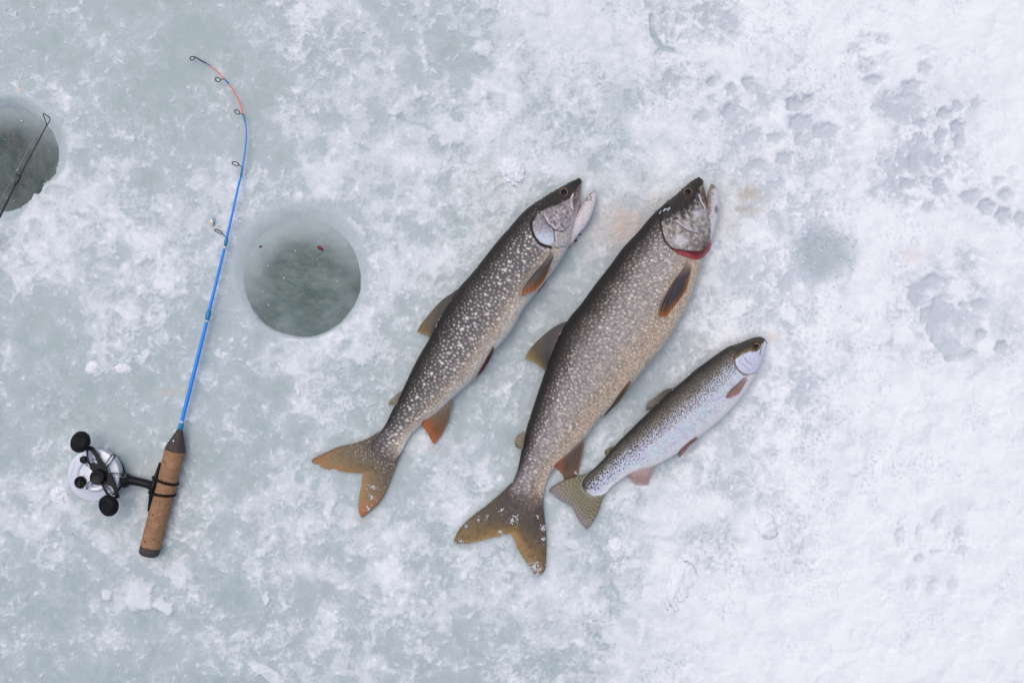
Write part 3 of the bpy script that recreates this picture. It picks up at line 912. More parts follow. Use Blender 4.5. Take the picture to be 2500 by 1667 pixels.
# ---- shared builder
def build_fish(name, label, stations, jaw, mat, paint, disp, jaw_paint, seed, step=1.55, nt_=120, nb=26):
    a = np.asarray(stations)
    mx, my = a[:, [0, 2]].mean(), a[:, [1, 3]].mean()
    root = empty(name, label, "fish", at(mx, my, 0))
    sh = shell(stations, step, nt_, nb)
    col = np.zeros(sh['px'].shape + (3,)); smask = np.ones(sh['px'].shape)
    paint(sh, col, smask)
    if mat is not M_rain:
        col *= (1 + 0.22 * smask)[..., None]
    sh['z'] = sh['z'] + np.where(sh['st'] > 0, disp(sh) * np.clip(sh['st'] * 1.8, 0, 1), 0)
    vs = [shell_verts(sh)]; fs = [shell_faces(sh), cap_faces(sh, 0)]
    cols = [col.reshape(-1, 3)]; flat = [np.stack([sh['s'], sh['a'], 0 * sh['s']], -1).reshape(-1, 3)]; sm = [smask.ravel()]
    sh2 = None
    if jaw is not None:
        # lower jaw: a second lobe of the same skin, sunk into the throat
        hz = sh['z'][int(sh['NU'] * 0.1)].max() * 0.42
        sh2 = shell(jaw, 1.3, 50, 16, zc_fn=lambda w: np.full_like(w, hz / S))
        c2 = np.zeros(sh2['px'].shape + (3,)); m2 = np.zeros(sh2['px'].shape)
        jaw_paint(sh2, c2, m2)
        off = len(vs[0])
        vs.append(shell_verts(sh2)); fs += [shell_faces(sh2, off), cap_faces(sh2, off)]
        cols.append(c2.reshape(-1, 3)); flat.append(np.stack([sh2['s'], sh2['a'], 0 * sh2['s']], -1).reshape(-1, 3)); sm.append(m2.ravel())
    o = mesh_from("body", np.vstack(vs), np.vstack(fs), mat, col=np.vstack(cols), extra={"flat": np.vstack(flat), "scale_mask": np.concatenate(sm)})
    # face windings out
    me = o.data
    c = int(sh['NU'] * 0.5) * sh['NV'] + nt_ // 2
    import bmesh
    bm = bmesh.new(); bm.from_mesh(me); bmesh.ops.recalc_face_normals(bm, faces=bm.faces); bm.to_mesh(me); bm.free()
    me.polygons.foreach_set("use_smooth", np.ones(len(me.polygons), bool))
    place(o, root)
    return root, sh, o

def z_top(sh, px, py):
    d = (sh['px'] - px) ** 2 + (sh['py'] - py) ** 2 + np.where(sh['st'] > 0, 0, 1e9)
    k = np.unravel_index(np.argmin(d), d.shape)
    return float(sh['z'][k])

# ---------------- lake trout (left)
def trout_head_masks(px, py):
    gill = [(1320,522),(1305,531),(1297,540),(1298,561),(1305,579),(1316,594),(1332,601),(1345,604),(1360,606),(1392,600)]
    head = gill + [(1470,600),(1470,420),(1380,420),(1290,490)]
    return gill, head

def paint_trout(sh, col, sm):
    px, py, v, u = sub_fields(sh)
    vv = v + 0.035 * fbm(px / 40, py / 40, 3, 3) + .22 * ss(.84, .97, u) * (1 - v)
    g = gradient(vv, [(0, (36,33,31)), (.08, (44,41,38)), (.16, (62,57,54)), (.30, (92,87,86)), (.55, (110,105,106)), (.68, (134,125,117)), (.79, (184,168,148)), (.90, (214,203,188)), (1, (222,218,214))])
    col[:] = g
    blend(col, 0.35 * ss(0.1, 0.5, fbm(px / 30, py / 30, 12, 3)) * ss(.25, .5, v), lin(124, 118, 128))
    blend(col, ss(0.55, 0.9, u) * 0.25 * ss(.3, .7, v), lin(170, 158, 140))
    gill, head = trout_head_masks(px, py)
    inh = inpoly(px, py, head)
    sm[:] = np.where(inh, 0.0, 1 - 0.7 * ss(.88, 1.0, v))
    scatter_spots(sh, col, 1900, (0.09, 0.92), (0.14, 0.985), lambda r, u, v: (1.5 + 1.3 * r.random() ** 1.4) * (0.75 + 0.4 * ss(.1, .4, v)),
                  lambda r, u, v: lin(*(np.array([218, 213, 206]) + r.integers(-10, 12))), lambda r, u, v: (0.4 + 0.55 * r.random()) * (.15 + .85 * ss(.08, .3, v)), 5, 8.4, mask=~inh, stretch=1.1)
    scatter_spots(sh, col, 75, (0.35, 0.8), (0.18, 0.95), lambda r, u, v: 2.9 + 1.0 * r.random(),
                  lambda r, u, v: lin(226, 221, 206), lambda r, u, v: 0.95, 6, 26, mask=~inh, stretch=1.1)
    tn = ss(.935, .995, u + .03 * fbm(px / 8, py / 8, 13, 3)) * .8
    blend(col, tn, lin(98, 88, 82))
    # ---- head
    n1 = fbm(px / 9, py / 9, 21, 3); n2 = fbm(px / 4, py / 4, 22, 2)
    h = np.zeros(px.shape + (3,)); h[:] = lin(176, 168, 168)
    top_edge = dpoly(px, py, [(1296, 527), (1334, 507), (1367, 494), (1390, 482), (1404, 462)])
    above = inpoly(px, py, [(1296, 527), (1334, 507), (1367, 494), (1390, 482), (1404, 462), (1425, 440), (1425, 400), (1250, 400), (1250, 540)])
    cheek = inpoly(px, py, [(1336,508),(1369,495),(1396,507),(1401,525),(1385,547),(1376,566),(1352,560),(1334,543),(1326,526)])
    blend(h, cheek * 0.9, lin(150, 142, 152))
    worm = np.abs(fbm(px / 13 + .5 * n2, py / 13 + .5 * n1, 29, 2))
    blend(h, cheek * (1 - ss(.05, .16, worm)) * .85, lin(214, 203, 198))
    blend(h, cheek * ss(.05, .3, -n1) * 0.75, lin(90, 78, 74))
    oper = inpoly(px, py, [(1298,540),(1320,523),(1334,543),(1356,563),(1354,590),(1342,598),(1325,594),(1309,579),(1300,561)])
    blend(h, oper * 0.9, lin(176, 178, 192))
    blend(h, oper * ss(592, 534, py) * 0.9 * (0.5 + 0.5 * ss(-.2, .3, n1)), lin(120, 104, 98))
    blend(h, oper * ss(.1, .45, n1) * 0.6, lin(150, 140, 160))
    blend(h, oper * ss(555, 585, py) * 0.75, lin(206, 220, 230))
    sub = inpoly(px, py, [(1354,563),(1376,566),(1390,552),(1394,600),(1345,604),(1354,590)])
    blend(h, sub * 0.7, lin(206, 198, 192))
    blend(h, sub * ss(.1, .4, n1) * 0.6, lin(130, 112, 92))
    maxl = inpoly(px, py, [(1396,462),(1418,446),(1417,500),(1410,516),(1402,526),(1398,508),(1399,486)])
    blend(h, maxl * 0.95, lin(84, 70, 60))
    blend(h, maxl * ss(.1, .45, n2) * 0.85, lin(190, 172, 152))
    dm = np.where(above, 1.0, 1 - ss(0, 7, top_edge + 3 * n1))
    blend(h, dm, lin(48, 45, 43))
    blend(h, dm * ss(.15, .5, n1) * 0.3, lin(92, 80, 66))
    stripe = [(1399, 474), (1394, 487), (1395, 500), (1399, 510)]
    blend(h, (1 - ss(1.0, 2.8, dpoly(px, py, stripe))) * .9, lin(226, 226, 232))
    blend(h, (1 - ss(3, 9, np.hypot(px - 1403, py - 523))) * 0.7, lin(176, 104, 72))
    for ln, w in (([(1325,527),(1336,545),(1352,561),(1374,566)], 2.2), ([(1352,561),(1354,590)], 1.8), ([(1374,566),(1388,552),(1396,545)], 1.5)):
        blend(h, (1 - ss(w * .5, w * 1.4, dpoly(px, py, ln))) * 0.85, lin(70, 62, 62))
    blend(h, (1 - ss(1, 2.4, dpoly(px, py, [(1329,525),(1340,542),(1355,556),(1375,561)]))) * 0.6, lin(214, 212, 224))
    blend(h, ss(.78, 1.0, v) * ss(1428, 1410, px) * .6, lin(222, 214, 212))
    # mottled melanin over the cheek and gill cover
    n3 = fbm(px / 5, py / 5, 27, 3)
    blend(h, ss(.08, .38, n3) * .55 * (1 - ss(565, 590, py) * oper) * (1 - dm), lin(96, 84, 82))
    blend(h, ss(.1, .4, -n3) * .3 * (1 - dm), lin(220, 216, 220))
    blend(h, (1 - ss(0, 26, top_edge)) * (1 - dm) * .55 * ss(-.4, .2, n1), lin(84, 74, 70))
    ed = np.hypot(px - 1376, py - 470)
    blend(h, 1 - ss(14, 19, ed), lin(60, 54, 50))
    m = inh.astype(float)
    blend(col, m, 0 * col + 0)
    col += h * m[..., None]
    blend(col, (1 - ss(2.2, 4.6, dpoly(px, py, gill[1:8]))) * 0.95, lin(34, 30, 34))
    blend(col, (1 - ss(1.0, 3.0, dpoly(px, py, [(1302,588),(1313,602),(1330,611),(1342,612)]))) * 0.7, lin(196, 186, 190))
    blend(col, ss(.9, 1, v) * ss(.02, .08, u) * 0.5, lin(228, 224, 222))

def disp_trout(sh):
    px, py = sh['px'], sh['py']
    gill, head = trout_head_masks(px, py)
    inh = inpoly(px, py, head)
    dg = dpoly(px, py, gill)
    d = np.where(inh, 0.0016 * (1 - ss(0, 34, dg)) * ss(0, 1.5, dg), -0.0010 * (1 - ss(0, 8, dg)))
    d = d - 0.0010 * (1 - ss(0.5, 4, dpoly(px, py, [(1325,527),(1336,545),(1352,561),(1374,566)])))
    d = d + 0.0012 * inpoly(px, py, [(1396,462),(1418,446),(1417,500),(1410,516),(1402,526),(1398,508),(1399,486)])
    ed = np.hypot(px - 1376, py - 470)
    d = d + 0.0012 * (1 - ss(2, 6, abs(ed - 16))) - 0.0015 * (1 - ss(9, 14, ed))
    return d + 0.0004 * fbm(px / 14, py / 14, 9, 3)

def jaw_trout(sh, col, sm):
    px, py, v, u = sub_fields(sh)
    n = fbm(px / 7, py / 7, 31, 3)
    col[:] = gradient(v, [(0, (206,186,184)), (.3, (214,206,206)), (1, (226,222,226))])
    blend(col, (1 - ss(8, 17, np.hypot(px - 1438, py - 482))) * ss(-.25, .15, n) * (1 - ss(.35, .65, v)), lin(120, 106, 84))
    blend(col, (1 - ss(3, 10, np.hypot(px - 1452, py - 465))) * 0.7, lin(150, 138, 124))
    blend(col, ss(.0, .4, n) * 0.45, lin(182, 170, 170))
    blend(col, ss(.1, .4, fbm(px / 4, py / 4, 35, 3)) * 0.4 * (1 - ss(.5, .9, v)), lin(140, 126, 112))
    blend(col, ss(.55, .95, u) * .4, lin(196, 184, 172))
    sm[:] = 0

trout, sh_t, _ = build_fish("lake_trout", "slender spotted lake trout with open mouth, nearest the drilled hole", TROUT, TROUT_JAW, M_trout, paint_trout, disp_trout, jaw_trout, 1)

def fin_grad(stops, ray_dark=0.35, rgb_dark=(40, 34, 30)):
    def p(u, t, px, py, ridge):
        c = gradient(t, stops)
        blend(c, ray_dark * (1 - ridge) ** 0.9 * (0.4 + 0.6 * (perlin(u * 30, t * 4, 3) > -0.2)), lin(rgb_dark))
        return c
    return p

def paint_trout_tail(u, t, px, py, ridge):
    c = gradient(t, [(0, (92,84,84)), (.15, (96,86,74)), (.5, (122,106,80)), (.82, (148,122,84)), (1, (176,132,84))])
    n = fbm(px / 12, py / 12, 61, 3)
    blend(c, 0.5 * ss(-.1, .4, n) * (1 - ss(.5, .9, t)), lin(84, 74, 62))
    blend(c, 0.42 * (1 - ridge) ** 0.9, lin(58, 48, 38))
    sp = ss(.25, .5, perlin(px / 5, py / 5, 62)) * (1 - ss(.35, .6, t))
    blend(c, sp * 0.55, lin(190, 178, 158))
    edge = np.minimum(u, 1 - u)
    blend(c, (1 - ss(0.02, 0.16, edge)) * ss(.5, .95, t) * (.35 + .4 * (u > .5)), lin(172, 96, 50))
    blend(c, (1 - ss(0, 0.05, edge)) * 0.5, lin(90, 70, 50))
    return c

make_fin("caudal_fin", trout, TROUT_TAIL['base'], TROUT_TAIL['tip'], TROUT_TAIL['s0'], TROUT_TAIL['s1'], 0.0095, 0.0055, paint_trout_tail, rays=30, ns=170, ntt=70, seed=2, arch=0.003, fringe=0.02)
make_fin("dorsal_fin", trout, [(1126,704),(1110,728),(1088,765),(1070,798),(1054,827)], [(1018,812),(1025,814),(1031,816),(1039,814),(1045,821),(1051,828)],
         [(1126,704),(1114,708),(1100,718),(1080,732),(1063,749),(1040,776),(1025,796),(1018,812)], [(1054,827),(1051,828)], 0.026, 0.010,
         fin_grad([(0, (58,55,54)), (.35, (76,70,64)), (.75, (112,98,76)), (.93, (140,122,84)), (1, (172,148,92))]), rays=13, seed=4, fringe=0.05)
make_fin("adipose_fin", trout, [(985,952),(976,970),(968,992)], [(950,994),(954,988),(961,987),(967,992)], [(985,952),(971,960),(959,970),(949,982),(950,994)], [(968,992),(967,992)],
         0.020, 0.012, fin_grad([(0, (92,86,80)), (.5, (138,130,112)), (1, (150,142,122))], 0.1), rays=5, seed=5, ns=40, ntt=24)
def paint_pect(u, t, px, py, ridge):
    c = gradient(t, [(0, (172,160,158)), (.18, (108,98,100)), (.4, (58,50,54)), (.75, (66,48,40)), (.9, (120,72,30)), (1, (168,98,34))])
    blend(c, ss(.55, .98, u) * ss(.25, .6, t) * 0.8, lin(176, 108, 44))
    blend(c, (1 - ss(0, .07, u)) * 0.8, lin(176, 164, 156))
    blend(c, 0.5 * (1 - ridge) ** 0.9, lin(34, 28, 30))
    return c
def pect(parent, pts_lead, pts_trail, z0, z1, seed, paint=paint_pect, **kw):
    """blade-shaped fin: narrow root, rays fan to the trailing edge"""
    base = [pts_lead[0], pts_trail[-1]]
    return dict(parent=parent)
def blade(name, parent, root0, root1, lead, trail, z0, z1, paint, seed, **kw):
    make_fin(name, parent, [root0, root1], trail, [root0] + lead + [trail[0]], [root1, trail[-1]], z0, z1, paint, seed=seed, **kw)
zp = z_top(sh_t, 1338, 622)
blade("pectoral_fin", trout, (1342, 610), (1352, 626), [(1338,625),(1316,650),(1289,679),(1271,704)], [(1267,721),(1276,721),(1285,717),(1307,710),(1325,690),(1337,668),(1345,643)],
      zp - 0.002, zp - 0.001, paint_pect, 6, rays=12, arch=0.004, drape=sh_t)
zp2 = 0.018
def paint_pelv(u, t, px, py, ridge):
    c = gradient(t, [(0, (150,120,100)), (.3, (100,62,46)), (1, (96,40,32))])
    blend(c, (1 - ss(.05, .28, u)) * 0.9, lin(216, 206, 202))
    blend(c, 0.4 * (1 - ridge) ** 0.9, lin(60, 28, 22))
    return c
blade("pelvic_fin", trout, (1202, 842), (1208, 852), [(1190,863),(1170,895),(1156,917)], [(1151,930),(1158,927),(1165,921),(1181,903),(1193,884),(1202,864)], 0.034, 0.014, paint_pelv, 7, rays=8, arch=0.002, ns=50, drape=sh_t)
def paint_anal(u, t, px, py, ridge):
    c = gradient(t, [(0, (128,114,98)), (.3, (112,92,74)), (.7, (140,92,60)), (1, (178,104,60))])
    blend(c, ss(.35, .95, u) * (0.35 + 0.65 * ss(.1, .6, t)) * 0.85, lin(216, 112, 62))
    blend(c, 0.4 * (1 - ridge) ** 0.9, lin(70, 48, 34))
    return c
make_fin("anal_fin", trout, [(1102,974),(1070,998),(1046,1013),(1028,1033)], [(1060,1085),(1055,1079),(1051,1072),(1044,1057),(1033,1042)],
         [(1102,974),(1103,985),(1098,1009),(1091,1034),(1076,1064),(1060,1085)], [(1028,1033),(1033,1042)], 0.020, 0.006, paint_anal, rays=11, seed=8)
blade("pectoral_fin", trout, (1345, 650), (1348, 662), [(1338,676),(1322,692),(1312,706)], [(1303,727),(1309,722),(1320,706),(1332,690),(1342,672)], 0.012, 0.006, paint_pelv, 9, rays=6, arch=0.0, ns=30)
make_eye(trout, 1376, 470, z_top(sh_t, 1376, 470) - 0.0006, 12.5, (134, 100, 78), (50, 43, 40), tilt=(0.1, -0.25))

# ---------------- large lake trout (middle)
GILL_B = [(1632,505),(1614,530),(1612,545),(1616,566),(1624,589),(1637,604),(1650,609),(1660,610),(1672,612),(1693,614),(1711,615),(1723,607),(1734,588)]
def big_head(px, py):
    return GILL_B + [(1790, 588), (1790, 420), (1680, 420), (1620, 480)]
def paint_big(sh, col, sm):
    px, py, v, u = sub_fields(sh)
    vv = v + 0.04 * fbm(px / 45, py / 45, 3, 3) + 0.05 * (u - .45) + .25 * ss(.82, .97, u) * (1 - v)
    col[:] = gradient(vv, [(0, (36,33,31)), (.07, (43,39,37)), (.15, (64,58,55)), (.25, (106,98,95)), (.36, (150,143,143)), (.60, (168,160,156)), (.75, (176,160,144)), (.87, (204,180,154)), (.96, (214,196,176)), (1, (214,206,196))])
    blend(col, 0.35 * ss(.05, .5, fbm(px / 38, py / 38, 14, 3)) * ss(.2, .4, v) * (1 - ss(.6, .8, v)), lin(132, 124, 130))
    blend(col, 0.35 * ss(.0, .5, fbm(px / 26, py / 26, 15, 3)) * ss(.35, .6, v), lin(206, 182, 152))
    head = big_head(px, py)
    inh = inpoly(px, py, head)
    sm[:] = np.where(inh, 0, 1.0)
    scatter_spots(sh, col, 2400, (0.12, 0.94), (0.16, 0.95), lambda r, u, v: (1.8 + 1.7 * r.random() ** 1.4),
                  lambda r, u, v: lin(*(np.array([222, 212, 202]) + r.integers(-12, 12))), lambda r, u, v: (0.35 + 0.5 * r.random()) * (.12 + .88 * ss(.1, .3, v)), 15, 9.2, mask=~inh, stretch=1.1)
    scatter_spots(sh, col, 80, (0.35, 0.8), (0.2, 0.85), lambda r, u, v: 3.4 + 1.3 * r.random(),
                  lambda r, u, v: lin(226, 218, 206), lambda r, u, v: 0.5, 16, 30, mask=~inh, stretch=1.1)
    blend(col, ss(.90, .985, u + .05 * fbm(px / 9, py / 9, 13, 3)) * .85, lin(80, 70, 66))
    # lateral line
    blend(col, (1 - ss(.6, 1.6, abs(sh['a'] - (sh['h'] * 0.98)) )) * 0.25 * (u > .17) * (u < .8), lin(70, 64, 62))
    n1 = fbm(px / 11, py / 11, 23, 4, .62); n2 = fbm(px / 4.5, py / 4.5, 24, 2)
    h = np.zeros(px.shape + (3,)); h[:] = lin(158, 150, 145)
    blend(h, ss(.0, .3, n1) * 0.7, lin(206, 204, 205))
    blend(h, ss(.02, .3, -n1) * 0.6, lin(98, 88, 77))
    blend(h, ss(.1, .4, n2) * 0.4, lin(88, 77, 66))
    blend(h, (1 - ss(4, 22, np.hypot((px - 1660) * .8, py - 588))) * .6, lin(216, 216, 218))
    blend(h, (1 - ss(4, 20, np.hypot(px - 1705, py - 520))) * .5, lin(206, 206, 216))
    edge = [(1608, 538), (1634, 525), (1665, 510), (1693, 487), (1703, 464)]
    above = inpoly(px, py, edge + [(1722, 440), (1700, 400), (1560, 480), (1560, 560)])
    dm = np.where(above, 1.0, 1 - ss(0, 30, dpoly(px, py, edge) + 26 * n1 + 8 * n2))
    blend(h, dm, lin(50, 46, 43))
    blend(h, dm * ss(.1, .5, n1) * 0.35, lin(88, 76, 62))
    maxl = inpoly(px, py, [(1708,466),(1718,462),(1733,502),(1726,510),(1713,487)])
    blend(h, maxl * 0.9, lin(94, 78, 64)); blend(h, maxl * ss(.1, .4, n2) * .7, lin(178, 160, 140))
    blend(h, (1 - ss(.8, 2.4, dpoly(px, py, [(1706, 474), (1711, 489), (1721, 507)]))) * .85, lin(212, 208, 214))
    blend(h, (1 - ss(.6, 2, dpoly(px, py, [(1702, 474), (1707, 490), (1719, 510)]))) * .7, lin(60, 50, 46))
    blend(h, (1 - ss(.8, 2.6, dpoly(px, py, [(1650, 538), (1665, 550), (1683, 561), (1703, 566)]))) * .8, lin(204, 200, 216))
    blend(h, (1 - ss(.8, 2.4, dpoly(px, py, [(1650, 542), (1665, 554), (1683, 565), (1703, 570)]))) * .8, lin(84, 74, 74))
    # branchiostegal folds
    for k in range(5):
        x0 = 1706 + k * 6
        blend(h, (1 - ss(.6, 1.7, dpoly(px, py, [(x0 + 14, 572 + k), (x0 + 4, 592), (x0 - 12, 608)]))) * 0.6, lin(96, 84, 80))
    blend(h, (1 - ss(.8, 2.2, dpoly(px, py, [(1672, 606), (1690, 594), (1706, 575)]))) * .6, lin(80, 70, 68))
    ed = np.hypot(px - 1679, py - 469)
    blend(h, 1 - ss(13, 18, ed), lin(62, 54, 48))
    m = inh.astype(float)
    blend(col, m, 0); col += h * m[..., None]
    blend(col, (1 - ss(1.5, 4.5, dpoly(px, py, GILL_B[1:6]))) * 0.8, lin(46, 40, 38))
    # flank just behind the gills
    blend(col, (1 - ss(4, 20, np.hypot(px - 1652, py - 632))) * .5, lin(176, 164, 166))

def disp_big(sh):
    px, py = sh['px'], sh['py']
    inh = inpoly(px, py, big_head(px, py))
    dg = dpoly(px, py, GILL_B)
    d = np.where(inh, 0.0030 * (1 - ss(0, 44, dg)) * ss(0, 2, dg), -0.0020 * (1 - ss(0, 16, dg)))
    d = d - 0.0012 * (1 - ss(.5, 4, dpoly(px, py, [(1650, 541), (1665, 553), (1683, 564), (1703, 569)])))
    d = d + 0.0014 * inpoly(px, py, [(1708,466),(1718,462),(1733,502),(1726,510),(1713,487)])
    ed = np.hypot(px - 1679, py - 469)
    d = d + 0.0012 * (1 - ss(2, 6, abs(ed - 15))) - 0.0016 * (1 - ss(9, 13, ed))
    return d + 0.0005 * fbm(px / 18, py / 18, 9, 3)

def jaw_big(sh, col, sm):
    px, py, v, u = sub_fields(sh)
    n = fbm(px / 8, py / 8, 33, 3)
    col[:] = gradient(v, [(0, (150,128,112)), (.25, (150,140,130)), (.55, (200,196,198)), (1, (222,220,228))])
    blend(col, ss(0, .35, n) * (1 - ss(.4, .8, v)) * .7, lin(84, 74, 66))
    blend(col, (1 - ss(3, 14, np.hypot(px - 1744, py - 452))) * 0.75, lin(92, 84, 78))
    blend(col, (1 - ss(2, 7, np.hypot((px - 1749), (py - 512) * .5))) * 0.7, lin(72, 60, 56))
    sm[:] = 0

big, sh_b, _ = build_fish("lake_trout", "largest thick-bodied lake trout, red gills showing, in the middle of the three", BIG, BIG_JAW, M_big, paint_big, disp_big, jaw_big, 2, step=1.6, nt_=150, nb=28)

def paint_big_tail(u, t, px, py, ridge):
    c = gradient(t, [(0, (90,80,76)), (.2, (80,70,62)), (.5, (96,82,64)), (.75, (126,104,68)), (1, (166,132,84))])
    n = fbm(px / 14, py / 14, 64, 3)
    blend(c, ss(-.1, .4, n) * 0.45, lin(62, 52, 46))
    blend(c, 0.42 * (1 - ridge) ** 0.9, lin(46, 38, 32))
    mid = 1 - np.abs(u - .5) * 2
    blend(c, ss(.3, .9, mid) * ss(.6, 1, t) * .55, lin(176, 140, 84))
    blend(c, (1 - ss(0, .05, np.minimum(u, 1 - u))) * .5, lin(70, 56, 44))
    return c
make_fin("caudal_fin", big, BIG_TAIL['base'], BIG_TAIL['tip'], BIG_TAIL['s0'], BIG_TAIL['s1'], 0.0095, 0.006, paint_big_tail, rays=32, ns=180, ntt=80, seed=12, arch=0.003, fringe=0.03)
make_fin("dorsal_fin", big, [(1391,783),(1372,815),(1354,850),(1344,882),(1337,907)], [(1281,878),(1290,881),(1301,882),(1314,890),(1324,899),(1334,908)],
         [(1391,783),(1367,790),(1339,808),(1314,830),(1291,856),(1281,878)], [(1337,907),(1334,908)], 0.036, 0.014,
         fin_grad([(0, (58,52,50)), (.4, (76,70,68)), (.75, (104,92,72)), (.93, (150,128,84)), (1, (178,152,92))], .5), rays=13, seed=14, fringe=0.06)
make_fin("adipose_fin", big, [(1286,1052),(1281,1072),(1277,1095)], [(1260,1092),(1266,1094),(1273,1095)], [(1286,1052),(1269,1058),(1259,1068),(1256,1079),(1260,1092)], [(1277,1095),(1273,1095)],
         0.026, 0.018, fin_grad([(0, (104,94,80)), (.6, (142,130,106)), (1, (128,104,72))], 0.1), rays=5, seed=15, ns=40, ntt=24)
zp = z_top(sh_b, 1678, 640)
def paint_pect_big(u, t, px, py, ridge):
    c = gradient(t, [(0, (190,168,150)), (.15, (128,110,104)), (.35, (68,60,64)), (.75, (58,52,60)), (.9, (110,72,48)), (1, (192,108,52))])
    blend(c, ss(.6, .98, u) * ss(.3, .65, t) * 0.85, lin(196, 116, 60))
    blend(c, (1 - ss(0, .06, u)) * 0.7, lin(160, 130, 100))
    blend(c, 0.55 * (1 - ridge) ** 0.9, lin(34, 30, 36))
    return c
blade("pectoral_fin", big, (1677, 632), (1688, 652), [(1665,658),(1644,686),(1624,719),(1611,744)], [(1606,765),(1611,774),(1626,774),(1644,752),(1662,729),(1675,709),(1682,686)],
      zp - 0.003, zp - 0.002, paint_pect_big, 16, rays=13, arch=0.005, drape=sh_b)
def paint_pelv_big(u, t, px, py, ridge):
    c = gradient(t, [(0, (150,124,100)), (.4, (92,74,64)), (1, (112,92,80))])
    blend(c, ss(.45, .8, u) * .85, lin(214, 200, 186))
    blend(c, 0.4 * (1 - ridge) ** 0.9, lin(50, 36, 30))
    return c
blade("pelvic_fin", big, (1536, 928), (1546, 934), [(1518,953),(1495,986),(1480,1006)], [(1470,1021),(1480,1013),(1492,1001),(1515,978),(1537,948)], 0.046, 0.022, paint_pelv_big, 17, rays=8, arch=0.002, ns=50, drape=sh_b)
def paint_anal_big(u, t, px, py, ridge):
    c = gradient(t, [(0, (176,140,108)), (.2, (104,88,76)), (.6, (110,90,72)), (1, (134,106,78))])
    blend(c, ss(.55, .95, u) * .8, lin(206, 112, 84))
    blend(c, 0.5 * (1 - ridge) ** 0.9, lin(54, 42, 36))
    blend(c, (1 - ss(0, .1, u)) * .5, lin(170, 150, 124))
    return c
make_fin("anal_fin", big, [(1428,1060),(1405,1082),(1378,1110),(1352,1138)], [(1408,1163),(1396,1167),(1386,1170),(1377,1172),(1374,1159),(1362,1146)],
         [(1428,1060),(1427,1084),(1422,1110),(1413,1152),(1408,1163)], [(1352,1138),(1362,1146)], 0.024, 0.003, paint_anal_big, rays=12, seed=18, arch=0.002)
# gills bulging out under the gill cover
def paint_gills(u, t, px, py, ridge):
    c = gradient(t, [(0, (96,28,36)), (.4, (140,38,48)), (1, (176,58,66))])
    blend(c, 0.55 * (1 - ridge) ** 1.3, lin(92, 18, 28))
    return c
zg = z_top(sh_b, 1690, 606)
make_fin("gills", big, [(1636,604),(1650,608),(1672,611),(1693,613),(1711,613),(1722,604),(1733,586)], [(1637,606),(1649,615),(1665,624),(1688,632),(1703,634),(1718,628),(1733,611),(1738,597),(1737,584)],
         [(1636,604),(1637,606)], [(1733,586),(1737,584)], zg - 0.001, zg - 0.013, paint_gills, rays=46, ns=200, ntt=26, thick=0.006, arch=0.002, seed=19, mat=M_gill, drape=sh_b, label="bright red gill filaments", fringe=0.06)
make_eye(big, 1679, 469, z_top(sh_b, 1679, 469) - 0.0008, 12, (134, 100, 78), (50, 43, 40), tilt=(0.1, -0.25))

